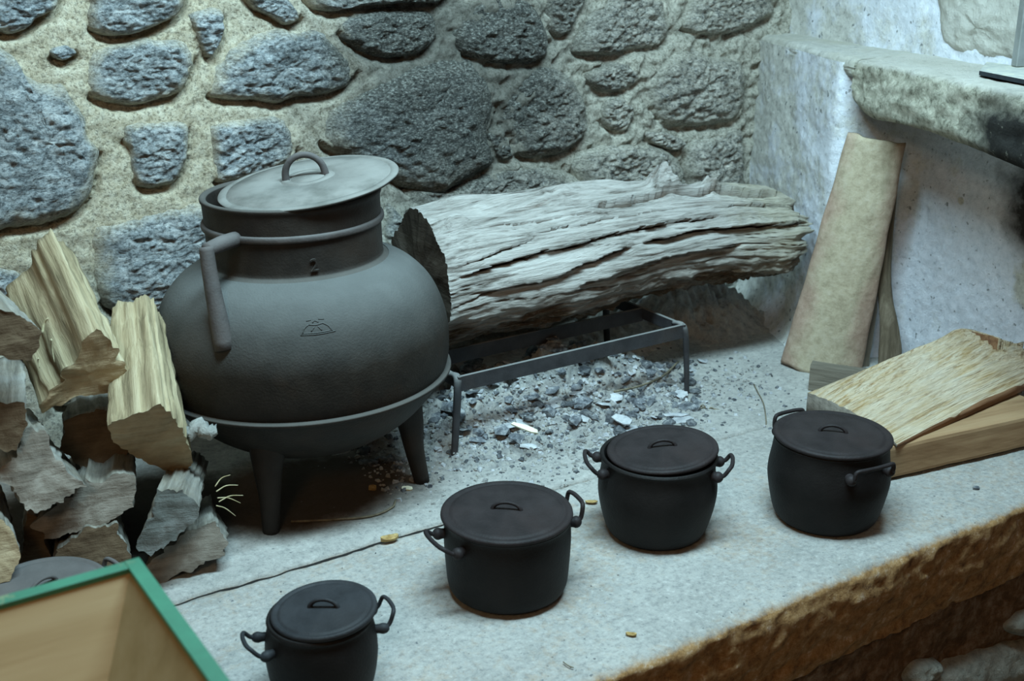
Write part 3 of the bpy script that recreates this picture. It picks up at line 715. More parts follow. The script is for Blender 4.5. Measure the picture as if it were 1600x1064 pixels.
# ------------------------------------------------------------------ lidded cooking pots
def build_pot(base, prof, rim_r, h, handles, lid_r, lid_off, lid_tilt, mats, label, lid_haz=0, wire=0.0036, knob_r=0.0095):
    c = np.array([base[0], base[1], 0.001]); root = empty('cooking_pot', c)
    mb, ml = mats
    outer = [(0.0, 0.003), (prof[0][0]*0.6, 0.002)] + prof
    inner = [(rim_r-0.007, h-0.004), (rim_r-0.010, h*0.8), (rim_r-0.012, h*0.4), (rim_r*0.6, 0.02), (0.0, 0.018)]
    v, f = lathe(outer, 80, 4); v2, f2 = lathe([prof[-1], (rim_r-0.002, h+0.0015), (rim_r-0.006, h)]+inner, 80, 3)
    v, f = join((v, f), (v2, f2)); mesh_obj('body', v+c, f, mb, root, loc=c)
    pr = catmull(prof, 4); voff = math.degrees(AZ-math.atan2(c[1], c[0]))
    for (az, spread, up_, out_, zk) in handles:
        az = az-voff; bz = zk; r = np.interp(bz, pr[:, 1], pr[:, 0])
        ends = []
        d = azdir(az)
        for s in (-1, 1):
            dd = azdir(az+s*spread); ends.append((c+dd*r+np.array([0, 0, bz]), dd))
        z1 = np.array([0, 0, 1.0])
        (p0, d0), (p1, d1) = ends
        k0 = p0+d0*0.011; k1 = p1+d1*0.011
        o0 = p0+d*out_+d0*0.002+z1*up_; o1 = p1+d*out_+d1*0.002+z1*up_
        mid = (o0+o1)/2+d*0.003
        path = [k0, k0*0.75+o0*0.25+d*0.004, o0*0.9+k0*0.1, o0*0.8+o1*0.2+d*0.002, mid, o0*0.2+o1*0.8+d*0.002, o1*0.9+k1*0.1, k1*0.75+o1*0.25+d*0.004, k1]
        v, f = tube(path, wire, 10, 5); hnd = mesh_obj('handle', v, f, ml, root, loc=c)
        for p, dd in ends:
            v, f = lathe([(0.0, -0.004), (knob_r*0.75, -0.004), (knob_r*0.85, 0.004), (knob_r, 0.009), (knob_r*0.85, 0.014), (knob_r*0.4, 0.0175), (0, 0.018)], 16, 3)
            Q = np.array(Vector(dd).to_track_quat('Z', 'Y').to_matrix())
            mesh_obj('handle_boss', (v@Q.T)+p, f, ml, hnd, loc=c)
    # lid
    L = lid_r
    prof_l = [(0.0, 0.006), (L*0.5, 0.0055), (L*0.80, 0.0048), (L*0.845, 0.0048), (L*0.865, 0.0030), (L*0.89, 0.0030), (L*0.915, 0.0050), (L*0.97, 0.0048), (L*0.995, 0.0028), (L, 0.0), (L*0.985, -0.0025), (L*0.9, -0.003), (0.0, -0.002)]
    v, f = lathe(prof_l, 88, 2, smoothed=False)
    R = np.array(Matrix.Rotation(math.radians(lid_tilt[0]), 3, Vector(FWH)) @ Matrix.Rotation(math.radians(lid_tilt[1]), 3, Vector(_rt)))
    lc = c+np.array([0, 0, h+lid_off[2]])+_rt*lid_off[0]+TO_CAM*lid_off[1]
    lid = mesh_obj('lid', (v@R.T)+lc, f, ml, root, loc=lc)
    hw = 0.022 if L > 0.08 else 0.019; hd = _rt*math.cos(math.radians(lid_haz))+FWH*math.sin(math.radians(lid_haz)); pts = []
    for k in range(9):
        a = math.pi*k/8; pts.append(lc+R@(hd*hw*math.cos(a)+np.array([0, 0, 0.004+0.013*math.sin(a)])))
    v, f = tube(pts, [0.0040, 0.0028, 0.0026, 0.0028, 0.0040], 8, 4); mesh_obj('lid_handle', v, f, ml, lid, loc=lc)
    tag(root, label, 'pot', 'lidded iron pots in a row on the hearth')
    return root
# front left small pot
p = onz(507, 1082)
build_pot(p, [(0.050, 0.000), (0.060, 0.004), (0.069, 0.025), (0.0745, 0.060), (0.0735, 0.090), (0.0690, 0.112), (0.0705, 0.118)], 0.0705, 0.120,
          [(-76, 17, 0.014, 0.027, 0.093), (104, 17, 0.020, 0.024, 0.093)], 0.0705, (0.006, -0.001, 0.006), (-3.5, 1.0), ('pot_body', 'pot_iron_blue'), 'smallest black iron pot, cut off by the frame, beside the green-rimmed box', -6, 0.0030, 0.0075)
# second, wide straight pot
p = onz(793, 919)
build_pot(p, [(0.070, 0.000), (0.084, 0.004), (0.0925, 0.016), (0.0960, 0.050), (0.0980, 0.090), (0.0970, 0.118), (0.0985, 0.126)], 0.0975, 0.128,
          [(-62, 19, 0.012, 0.030, 0.104), (112, 15, 0.026, 0.020, 0.108)], 0.1015, (-0.001, 0.001, 0.0035), (0, 0.5), ('pot_body', 'pot_iron'), 'wide straight-sided black iron pot, second from the green-rimmed box', -8)
# third, barrel pot
p = onz(1024, 829)
build_pot(p, [(0.066, 0.000), (0.078, 0.004), (0.0875, 0.020), (0.0975, 0.060), (0.1000, 0.090), (0.0955, 0.120), (0.0960, 0.138), (0.0985, 0.142)], 0.0975, 0.144,
          [(-79, 19, 0.014, 0.028, 0.124), (86, 17, 0.016, 0.026, 0.124)], 0.0930, (0.006, -0.001, 0.006), (-4.5, 0.5), ('pot_body', 'pot_iron'), 'barrel-shaped black iron pot with its lid slipped to one side, by the ashes', 4)
# fourth, near the split wood
p = onz(1288, 806)
build_pot(p, [(0.070, 0.000), (0.083, 0.004), (0.0925, 0.022), (0.1025, 0.070), (0.1030, 0.095), (0.0985, 0.125), (0.0965, 0.144), (0.0975, 0.148)], 0.0965, 0.150,
          [(42, 22, 0.019, 0.016, 0.120), (-136, 18, 0.026, 0.016, 0.128)], 0.1005, (0.001, 0.0, 0.0035), (0.5, 0.0), ('pot_body', 'pot_iron'), 'black iron pot with closed lid standing against the split wood', -12)
# the one half hidden behind the wooden box
p = onz(68, 921, 0.10)
rp = build_pot(p, [(0.060, 0.000), (0.070, 0.004), (0.082, 0.020), (0.088, 0.055), (0.086, 0.085), (0.0875, 0.092)], 0.0875, 0.094,
          [(-70, 17, 0.014, 0.026, 0.076), (110, 17, 0.02, 0.022, 0.076)], 0.0890, (0, 0, 0.004), (0, 0), ('pot_body', 'ear_iron'), 'iron pot mostly hidden between the firewood and the green-rimmed box', 60)

# ------------------------------------------------------------------ trivet
def build_trivet():
    TZ = 0.172; c = np.array([1.36, 1.95, 0]); root = empty('trivet', c)
    xl, xr = 1.092, 1.648; ys = (1.838, 1.975, 2.11)
    for y in ys:
        v, f = box((0.5*(xl+xr), y, TZ-0.015), ((xr-xl)/2, 0, 0), (0, 0.003, 0), (0, 0, 0.0155), 0.001)
        v = v+0.0; v[:, 2] += 0.0
        mesh_obj('bar', v, f, 'trivet_iron', root, smooth=False, loc=c)
    for x, s in ((xl, -1), (xr, 1)):
        v, f = box((x, (ys[0]+ys[2])/2, TZ-0.0125), (0.0035, 0, 0), (0, (ys[2]-ys[0])/2+0.004, 0), (0, 0, 0.013), 0.001)
        mesh_obj('end_bar', v, f, 'trivet_iron', root, smooth=False, loc=c)
        for y, q in ((ys[0], -1), (ys[2], 1)):
            P = [(x, y-q*0.03, TZ-0.006), (x, y-q*0.008, TZ-0.003), (x+s*0.004, y+q*0.002, TZ-0.020), (x+s*0.010, y+q*0.004, 0.08), (x+s*0.016, y+q*0.004, 0.0)]
            v, f = tube(P, [0.0085, 0.0085, 0.0085, 0.008, 0.007], 8, 5, flat=0.7); mesh_obj('leg', v, f, 'trivet_iron', root, loc=c)
    tag(root, 'low wrought-iron trivet of flat bars under the big weathered log', 'trivet')
build_trivet()

# ------------------------------------------------------------------ big weathered log on the trivet
def build_log():
    A = np.array([1.112, 2.025, 0.312]); B = np.array([2.050, 1.965, 0.292]); L = np.linalg.norm(B-A); ax = (B-A)/L
    ey = np.cross(np.array([0, 0, 1.0]), ax); ey /= np.linalg.norm(ey); ez = np.cross(ax, ey)
    ns, na = 280, 360; V = []; sp = []
    # long open splits: (s start, s end, angle at start, angle at end, half width, depth, lip)
    SPL = [(0.02, 0.72, 2.92, 2.62, 0.030, 0.022, 0.006), (0.36, 0.97, 2.16, 1.86, 0.045, 0.030, 0.010), (0.06, 0.46, 3.22, 3.02, 0.035, 0.022, 0.008),
           (0.48, 1.0, 2.95, 2.70, 0.040, 0.026, 0.010), (0.20, 0.62, 2.52, 2.36, 0.016, 0.012, 0.003), (0.10, 0.40, 2.25, 2.32, 0.012, 0.010, 0.002),
           (0.30, 0.78, 3.35, 3.20, 0.060, 0.026, 0.012), (0.70, 1.0, 2.40, 2.25, 0.020, 0.014, 0.003), (0.02, 0.22, 2.72, 2.60, 0.022, 0.014, 0.004), (0.55, 0.8, 1.75, 1.55, 0.03, 0.016, 0.006)]
    for i in range(ns):
        s = i/(ns-1)
        cz = 0.030*math.sin(s*math.pi*0.9)-0.012*math.exp(-((s-1)/0.2)**2)
        r0 = np.interp(s, [0, 0.12, 0.35, 0.55, 0.72, 0.86, 0.95, 1.0], [0.136, 0.138, 0.134, 0.120, 0.110, 0.104, 0.096, 0.080])
        wob = [0.10*nz(s*3.2, q*7.7, 1)+0.045*nz(s*11, q*3.1, 2)+0.02*nz(s*34, q, 4) for q in range(len(SPL))]
        for k in range(na):
            a = 2*math.pi*k/na; ca, sa = math.cos(a), math.sin(a)   # a=pi/2 up, a=pi toward the room
            lump = fr(s*2.6+3, ca*0.9, sa*0.9, 3)*0.017
            w_ = 0.10*nz(s*4, ca*1.5, sa*1.5+3)
            fib = nz(s*4, (a+w_)*9, 2.0)*0.0045+nz(s*7, (a+w_)*22, 5.0)*0.0028+nz(s*14, (a+w_)*50, 8.0)*0.0013
            ck = abs(nz(s*2.2+7, (a+w_)*6.5, 3.0)); fine = max(0.0, 1-ck/0.06)*max(0.0, 0.5+nz(s*5, a*3, 8))
            r = r0*(1+0.06*math.sin(2*a+0.6))+lump+fib-0.010*fine
            f_split = 0.85*fine
            for q, (s0, s1, a0, a1, hw, dp, lip) in enumerate(SPL):
                if s0 < s < s1:
                    e = min(1.0, (s-s0)/0.06, (s1-s)/0.06); ac = a0+(a1-a0)*(s-s0)/(s1-s0)+wob[q]
                    d_ = (a-ac); hh = hw*(0.55+0.6*abs(nz(s*9, q, 6)))
                    if abs(d_) < 0.35:
                        # the layer above overhangs, the one below lies deeper
                        if d_ < -hh*0.5: r += lip*e*math.exp(-((d_+hh)/0.16)**2)
                        elif d_ > hh: r -= lip*e*math.exp(-((d_-hh)/0.14)**2)
                        if -hh*0.5 <= d_ <= hh:
                            r -= dp*e; f_split = max(f_split, e)
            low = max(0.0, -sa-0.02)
            r += low*(fr(s*14, a*6, 3, 3)*0.014+fr(s*40, a*16, 3, 2)*0.006)
            if sa > 0.5:    # knots along the top
                for (ks, ka, kh, kw) in ((0.600, 1.72, 0.046, 0.026), (0.615, 1.90, 0.020, 0.05), (0.735, 1.82, 0.026, 0.022), (0.06, 2.0, 0.014, 0.035), (0.33, 1.7, 0.016, 0.08)):
                    q = ((s-ks)/kw)**2+((a-ka)/0.22)**2
                    if q < 5: r += kh*math.exp(-q*1.3)*(1+0.5*nz(s*60, a*14, 2))
            x = s*L
            endj = 0.045*nz(a*1.7, 5, 2)+0.030*nz(a*6, 1, 9)+0.012*nz(a*20, 1, 4)
            if s > 0.85: x += endj*(s-0.85)/0.15
            if s < 0.06: x += (0.008*nz(a*2, 7, 7)+0.008*sa)*(1-s/0.06)
            V.append(A+ax*x+ey*(ca*r)+ez*(sa*r+cz))
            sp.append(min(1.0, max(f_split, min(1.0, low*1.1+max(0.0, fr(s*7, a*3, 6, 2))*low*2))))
    Fc = gridfaces(ns, na, wrap=True)
    # right end: broken cap rings
    off = len(V); ring = np.array(V[(ns-1)*na:ns*na]); cc = ring.mean(0)
    for q, t in enumerate((0.85, 0.65, 0.4, 0.15)):
        for k in range(na):
            p_ = cc+(ring[k]-cc)*t+ax*(0.012*(1-t)+0.016*nz(k*0.2, t*5, 3)); V.append(p_); sp.append(0.85)
    base = (ns-1)*na
    for q in range(4):
        a0 = base if q == 0 else off+(q-1)*na; b0 = off+q*na
        for k in range(na): Fc.append((a0+k, a0+(k+1) % na, b0+(k+1) % na, b0+k))
    Fc.append(tuple(off+3*na+k for k in range(na)))
    V = np.array(V); loc = A
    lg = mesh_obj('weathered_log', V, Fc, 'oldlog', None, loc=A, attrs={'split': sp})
    ring = V[:na]; cc = ring.mean(0); Vc = []; Fc = []
    for q in range(7):
        t = 1-q/7
        for k in range(na):
            sm = ring[[(k+w) % na for w in range(-14, 15, 2)]].mean(0)
            base_ = ring[k] if q == 0 else sm
            p_ = cc+(base_-cc)*t
            Vc.append(p_+ax*(np.dot(sm-cc, ax)*(1-t)*0.0)-ax*(0.006*fr(p_[1]*30, p_[2]*30, 1, 3))*(q > 0))
    Fc = gridfaces(7, na, wrap=True); Fc.append(tuple(6*na+k for k in range(na)))
    mesh_obj('cut_end', Vc, Fc, 'cut_dark', lg, loc=A)['label'] = 'dark sawn end'
    tag(lg, 'big cracked ash-grey old log lying across the iron trivet', 'log')
build_log()

# ------------------------------------------------------------------ firewood stack on the left
def firewood(face, yf, back, yb, bscale, side, endm, label, groove=0.006, gf=16, tilt=(0, 0), seed=0, rough=0.004):
    fc = np.mean(np.array(face, float), 0); P0 = ony(fc[0], fc[1], yf); P1 = ony(back[0], back[1], yb)
    ax = (P1-P0); L = np.linalg.norm(ax); ax /= L
    n = ax.copy(); n[0] += tilt[0]; n[2] += tilt[1]; n /= np.linalg.norm(n)
    ring = np.array([onplane(u, v, P0, n) for u, v in face]); ring = resample(ring, 96)
    cc = ring.mean(0); ns = 26; V = []
    per = np.concatenate([[0], np.cumsum(np.linalg.norm(np.diff(np.vstack([ring, ring[:1]]), axis=0), axis=1))])
    for i in range(ns):
        s = i/(ns-1); sc = 1+(bscale-1)*s
        for k in range(96):
            d = ring[k]-cc; dn = d/np.linalg.norm(d)
            t = per[k]
            g = groove*nz(t*gf*5, s*0.7, seed*3.1)+groove*0.7*nz(t*gf*11, s*1.3, seed*5.7)+rough*fr(t*20, s*6, seed, 3)
            V.append(cc+d*sc+dn*g+ax*(L*s)+(ax*0.012*nz(t*40, seed, 2) if i == ns-1 else 0))
    Fc = gridfaces(ns, 96, wrap=True); Fc.append(tuple((ns-1)*96+k for k in range(96)))
    V = np.array(V)
    # local frame with x along the grain
    ey = np.cross(np.array([0, 0, 1.0]), ax); ey /= np.linalg.norm(ey); ez = np.cross(ax, ey); M = np.stack([ax, ey, ez], 1)
    def local_obj(name, V, Fc, mat, parent=None):
        o = mesh_obj(name, (V-cc)@M, Fc, mat)
        if parent is None: o.matrix_world = Matrix.Translation(Vector(cc)) @ Matrix(M.tolist()).to_4x4()
        else: o.parent = parent
        return o
    lg = local_obj('firewood_log', V, Fc, side)
    r0 = V[:96]; c0 = r0.mean(0); Vc = []
    for q in range(8):
        t = 1-q/8
        for k in range(96):
            p_ = c0+(r0[k]-c0)*t; Vc.append(p_-ax*(0.0035*fr(p_[0]*30, p_[2]*30, seed, 3)*(q > 0)+0.0005))
    Fc = gridfaces(8, 96, wrap=True); Fc.append(tuple(7*96+k for k in range(96)))
    local_obj('cut_end', np.array(Vc), Fc, endm, lg)
    tag(lg, label, 'firewood', 'split firewood stacked by the cauldron')
    return lg
firewood([(151,513),(182,538),(197,580),(208,601),(171,609),(147,617),(110,622),(97,633),(84,634),(70,643),(64,633),(76,612),(105,580),(118,562),(124,548),(128,533)], 1.79, (58, 432), 2.06, 0.95,
         'split_tan', 'cut_tan', 'tan split log with a deeply grooved face, topmost of the firewood stack', 0.012, 7, seed=1)
firewood([(251,630),(270,652),(289,680),(300,709),(299,728),(278,741),(249,731),(208,712),(176,689),(169,664),(205,650)], 1.74, (226, 503), 1.93, 0.72,
         'split_tan', 'cut_tan', 'tan split log leaning upright beside the cauldron belly', 0.006, 16, seed=2)
firewood([(48,667),(77,683),(83,705),(102,728),(121,750),(134,760),(112,769),(89,785),(77,795),(57,801),(35,792),(16,766),(0,737),(25,709),(35,680)], 1.70, (45, 690), 2.02, 0.9,
         'split_grey', 'cut_grey', 'grey-ended split log below the grooved tan log', 0.008, 14, seed=3)
firewood([(134,752),(153,758),(179,737),(212,741),(214,792),(185,804),(160,824),(125,824),(90,843),(64,840),(48,824),(83,792)], 1.73, (150, 715), 2.03, 0.9,
         'split_grey', 'cut_grey', 'wide jagged grey-brown split log in the middle of the stack', 0.008, 12, seed=4)
firewood([(246,766),(284,769),(310,788),(307,811),(272,843),(236,868),(220,862),(208,856),(230,820)], 1.66, (285, 745), 1.90, 0.85,
         'split_grey', 'cut_slate', 'slate-grey wedge-shaped split log propped at the end of the stack', 0.006, 20, seed=5)
firewood([(307,824),(339,814),(355,852),(351,868),(320,878),(288,894),(249,916),(224,888),(250,862)], 1.69, (300, 805), 1.98, 0.8,
         'split_grey', 'cut_grey', 'dark split log lying on the hearth under the slate-grey wedge', 0.006, 14, seed=6)
firewood([(89,856),(128,830),(179,820),(198,850),(205,881),(153,893),(109,899),(83,880)], 1.70, (140, 800), 1.98, 0.9,
         'split_grey', 'cut_brown', 'dark brown split log at the bottom of the stack', 0.007, 14, seed=7)
firewood([(-40,632),(0,629),(42,627),(42,664),(26,705),(0,702),(-40,700)], 1.70, (5, 590), 1.98, 0.95,
         'split_grey', 'cut_brown', 'squared brown log at the picture edge under the round log', 0.004, 12, seed=8)
firewood([(-30,800),(0,806),(16,824),(27,856),(29,881),(16,907),(-10,918),(-40,905)], 1.66, (-10, 790), 1.95, 0.9,
         'split_grey', 'cut_tan', 'small round log with ringed end at the bottom edge of the stack', 0.003, 12, seed=9)
firewood([(-40,480),(0,484),(32,492),(53,504),(64,519),(62,543),(50,562),(26,562),(0,556),(-40,545)], 1.66, (-45, 455), 1.95, 0.95,
         'split_grey', 'cut_brown', 'dark round log end jutting in above the stack at the picture edge', 0.004, 12, seed=10)
firewood([(42,800),(75,812),(70,850),(85,880),(60,900),(30,890),(35,850)], 1.76, (60, 790), 2.02, 0.9,
         'split_grey', 'cut_brown', 'shadowed log deep in the gap behind the small round log', 0.005, 12, seed=11)
firewood([(150,640),(185,640),(205,690),(190,735),(130,735),(95,700),(100,660)], 1.86, (150, 640), 2.1, 0.9,
         'split_grey', 'cut_brown', 'shadowed log in the dark gap between the two tan split logs', 0.005, 12, seed=12)

# ------------------------------------------------------------------ right side: roof tile, offcut, handle, split chunk on a beam
def build_tile():
    fl, fr_, tl, tr = onz(1217, 580, 0.0), onz(1345, 592, 0.0), np.array([2.028, 1.772, 0.548]), np.array([2.118, 1.690, 0.530])
    ez = ((tl+tr)-(fl+fr_)); ez /= np.linalg.norm(ez)
    ex = (fr_-fl); ex -= ez*np.dot(ex, ez); ex /= np.linalg.norm(ex); ey = np.cross(ez, ex)    # ey points away from the room
    if np.dot(ey, FWH) < 0: ey = -ey
    n1, n2 = 60, 28; V = []
    for layer in (0, 1):
        for i in range(n1):
            t = i/(n1-1); l = fl+(tl-fl)*t; r = fr_+(tr-fr_)*t; w = np.linalg.norm(r-l)/2; mid = (l+r)/2
            for k in range(n2):
                u = -1+2*k/(n2-1)
                sag = 0.72*w*(1-math.sqrt(max(0, 1-(0.93*u)**2)))
                d = fr(u*4, t*9, layer, 3)*0.003
                wob = 0.006*nz(u*2, 3, layer)*(i in (0, n1-1))+0.003*nz(t*7, 3, 1)*(abs(u) > 0.99)
                V.append(mid+ex*w*u+ey*(sag+d*(layer == 0)+0.016*layer-0.012)+ez*wob+ex*wob)
    N = n1*n2; Fc = gridfaces(n1, n2)+[tuple(reversed([q+N for q in f])) for f in gridfaces(n1, n2)]
    loop = [i*n2 for i in range(n1)]+[(n1-1)*n2+k for k in range(1, n2)]+[i*n2+n2-1 for i in range(n1-2, -1, -1)]+[k for k in range(n2-2, 0, -1)]
    for a, b in zip(loop, loop[1:]+loop[:1]): Fc.append((a, b, b+N, a+N))
    mid = (fl+fr_)/2; M = np.stack([ex, ey, ez], 1)
    V = np.array(V); V[:, 2] = np.maximum(V[:, 2], 0.002)
    o = mesh_obj('roof_tile', (V-mid)@M, Fc, 'tile'); o.matrix_world = Matrix.Translation(Vector(mid)) @ Matrix(M.tolist()).to_4x4()
    tag(o, 'long curved clay roof tile leaning upright against the plaster wall', 'roof tile')
build_tile()
def plank(name, c, ax, ay, az, mat, label, cat, bev=0.004, grain='x', seed=1, amp=0.002):
    """subdivided box with slightly uneven faces; local x along ax"""
    c, ax, ay, az = (np.asarray(q, float) for q in (c, ax, ay, az))
    la, lb, lc = (np.linalg.norm(q) for q in (ax, ay, az)); M = np.stack([ax/la, ay/lb, az/lc], 1)
    n, m = 24, 10; V = []
    ring = []
    for a, b in ((-1, -1), (1, -1), (1, 1), (-1, 1)):
        pass
    sec = []
    for k in range(m): sec.append((-1+2*k/(m-1)*1.0, -1))
    for k in range(1, m): sec.append((1, -1+2*k/(m-1)))
    for k in range(1, m): sec.append((1-2*k/(m-1), 1))
    for k in range(1, m-1): sec.append((-1, 1-2*k/(m-1)))
    ns = len(sec)
    for i in range(n):
        s = -1+2*i/(n-1)
        for (y, z) in sec:
            q = np.array([s*la, y*lb, z*lc])
            cr = bev if abs(y) > .99 and abs(z) > .99 else 0
            q[1] -= math.copysign(cr*0.5, y) if cr else 0; q[2] -= math.copysign(cr*0.5, z) if cr else 0
            d = fr(q[0]*12, q[1]*30+seed, q[2]*30, 3)*amp
            q[1] += d*y; q[2] += d*z; V.append(q)
    Fc = gridfaces(n, ns, wrap=True); Fc.append(tuple(range(ns))); Fc.append(tuple((n-1)*ns+k for k in range(ns))[::-1])
    o = mesh_obj(name, V, Fc, mat, smooth=False); o.matrix_world = Matrix.Translation(Vector(c)) @ Matrix(M.tolist()).to_4x4()
    if label: tag(o, label, cat)
    return o
# beam offcut under the split chunk
a_, b_ = onz(1376, 752, 0.006), onz(1640, 694, 0.002)
dx = b_-a_; dx[2] = 0; Lb = np.linalg.norm(dx); dx /= Lb; dy = np.array([-dx[1], dx[0], 0])
bc = a_+dx*Lb/2+dy*0.055+np.array([0, 0, 0.034])
plank('sawn_beam', bc, dx*Lb/2+np.array([0, 0, 0.002]), dy*0.055, np.array([0, 0, 0.033]), 'sawn_brown', 'brown sawn beam lying in front of the pale split chunk', 'beam', 0.003, amp=0.0012)
def build_chunk():
    pts = [onz(1262, 613, 0.062), onz(1402, 694, 0.078), onz(1640, 578, 0.105), onz(1655, 545, 0.165), onz(1500, 514, 0.165)]
    a, b, c1, c2, d = pts
    # split face as a ruled patch between the front edge (b..c1) and the rear edge (a..d..)
    nu, nv = 150, 130; V = []
    rear = catmull([a, a*0.6+d*0.4, d*0.85+a*0.15, d, onz(1560, 530, 0.170)], 8); rear = resample(rear, nu, closed=False)
    front = catmull([b, b*0.5+c1*0.5+np.array([0, 0, 0.004]), c1], 8); front = resample(front, nu, closed=False)
    for i in range(nu):
        s = i/(nu-1)
        for j in range(nv):
            t = j/(nv-1); q = front[i]*(1-t)+rear[i]*t
            tw = t+0.05*nz(s*3, t*3, 1); g = nz(tw*9, s*1.2, 5)*0.008+nz(tw*22, s*3.0, 8)*0.006-max(0.0, 1-abs(nz(tw*13, s*2.4, 4))/0.10)*0.009*max(0, 0.4+nz(s*4, t*6, 9))+nz(tw*60, s*7.0, 2)*0.003
            g *= min(1.0, 0.25+s*1.3)
            q = q+np.array([0, 0, g+0.012*math.sin(t*math.pi)])
            if i == nu-1: q = q+(front[-1]-front[-2])/np.linalg.norm(front[-1]-front[-2])*(0.03*nz(t*9, 3, 1)+0.02*nz(t*30, 1, 1))
            V.append(q)
    nb = len(V)
    for i in range(nu):
        s = i/(nu-1)
        for j in range(nv):
            t = j/(nv-1); q = (front[i]*(1-t)+rear[i]*t).copy()
            zb = 0.071+0.012*s if t < 0.35 else max(0.004, (0.071+0.012*s)*(1-(t-0.35)/0.25))
            q[2] = min(zb, q[2]-0.006); V.append(q)
    Fc = gridfaces(nu, nv); mi = [0]*len(Fc)
    Fb = [tuple(reversed([q+nb for q in f])) for f in gridfaces(nu, nv)]; Fc += Fb; mi += [1]*len(Fb)
    loop = [i*nv for i in range(nu)]+[(nu-1)*nv+k for k in range(1, nv)]+[i*nv+nv-1 for i in range(nu-2, -1, -1)]+[k for k in range(nv-2, 0, -1)]
    for a0, b0 in zip(loop, loop[1:]+loop[:1]):
        Fc.append((a0, b0, b0+nb, a0+nb)); mi.append(2 if (a0 < nv and b0 < nv) else (0 if (a0 >= (nu-1)*nv and b0 >= (nu-1)*nv) else 1))
    V = np.array(V); V[:, 0] = np.minimum(V[:, 0], 2.225-0.10*(1.8-V[:, 1])); cc = (pts[0]+pts[1])/2; ex = (c1-b); ex /= np.linalg.norm(ex); ey = np.cross([0, 0, 1], ex); ey /= np.linalg.norm(ey); ez = np.cross(ex, ey); M = np.stack([ex, ey, ez], 1)
    o = mesh_obj('split_chunk', (V-cc)@M, Fc, ['split_fresh', 'bark_red', 'cut_grey'], midx=mi)
    o.matrix_world = Matrix.Translation(Vector(cc)) @ Matrix(M.tolist()).to_4x4()
    tag(o, 'pale freshly split chunk of wood with a coarse fibrous top face', 'firewood')
def make_fresh():
    m = Mat('freshly_split_pale_wood', 0.85, 0.2, 'object')
    v = m.scale(m.P, (1.1, 26, 26)); n1 = m.noise(3.0, 9, 0.7, v, 0.3); v2 = m.scale(m.P, (2.2, 80, 80)); n2 = m.noise(2.5, 5, 0.7, v2, 0.2); n3 = m.noise(7, 4, 0.6)
    c = m.ramp(n1, [(0.30, (0.24, 0.12, 0.04)), (0.40, (0.52, 0.36, 0.18)), (0.50, (0.68, 0.54, 0.36)), (0.68, (0.78, 0.68, 0.52))])
    c = m.mix(m.ramp(n2, [(0.36, 0.8), (0.47, 0.0)]), c, (0.30, 0.17, 0.07))
    c = m.mix(m.ramp(n3, [(0.5, 0.0), (0.7, 0.5)]), c, (0.70, 0.62, 0.50))
    MAT['split_fresh'] = m.fin(c, m.bump(m.math('ADD', n1, n2), 0.9, 0.008))
make_fresh()
wood('bark_red', 'red_brown_bark', (0.10, 0.045, 0.025), (0.24, 0.12, 0.06), (0.36, 0.22, 0.12))
build_chunk()
# grey offcut behind the chunk
q0, q1 = onz(1262, 614, 0.0), onz(1385, 632, 0.0)
ex = q1-q0; Lq = np.linalg.norm(ex); ex /= Lq; ey = np.array([-ex[1], ex[0], 0]); ey = ey if np.dot(ey, FWH) > 0 else -ey
plank('wood_offcut', q0+ex*Lq/2+ey*0.018+np.array([0, 0, 0.034]), ex*Lq/2, ey*0.016, np.array([0, 0, 0.033]), 'old_dark_x', 'short grey-brown board offcut in front of the foot of the roof tile', 'board') if False else None
wood('old_dark_x', 'old_grey_board', (0.10, 0.085, 0.065), (0.21, 0.185, 0.145), (0.32, 0.285, 0.23), sc=2.0)
plank('wood_offcut', q0+ex*Lq/2+ey*0.018+np.array([0, 0, 0.033]), ex*Lq/2, ey*0.016, np.array([0, 0, 0.032]), 'old_dark_x', 'short grey-brown board offcut in front of the foot of the roof tile', 'board')
# dark board and flared handle behind the tile
q = onz(1362, 585, 0.0)
plank('dark_board', (2.118, 1.752, 0.125), np.array([0.004, -0.004, 0.125]), _rt*0.022, FWH*0.008, 'old_dark_x', 'narrow dark board standing in the gap beside the roof tile', 'board')
def build_handle():
    P = [onx(1389, 588, 2.135), onx(1391, 545, 2.137), onx(1389, 505, 2.139), onx(1383, 460, 2.143), onx(1384, 400, 2.150), onx(1390, 330, 2.155), onx(1394, 290, 2.158)]
    P = [np.array([p[0], p[1], max(p[2], 0.0)]) for p in P]
    pc = catmull(P, 6); n = len(pc); W = np.interp(np.linspace(0, 1, n), [0, 0.15, 0.35, 0.6, 1], [0.026, 0.027, 0.020, 0.0135, 0.012]); V = []
    for i in range(n):
        for k in range(16):
            a = 2*math.pi*k/16; V.append(pc[i]+_rt*W[i]*math.cos(a)*(1+0.05*nz(i*0.3, k, 1))+FWH*0.011*math.sin(a))
    Fc = gridfaces(n, 16, wrap=True)+[tuple(range(16))[::-1], tuple((n-1)*16+k for k in range(16))]
    o = mesh_obj('tool_handle', V, Fc, 'old_dark', loc=P[0]); tag(o, 'worn brown wooden handle flaring at its foot, behind the roof tile', 'handle')
build_handle()

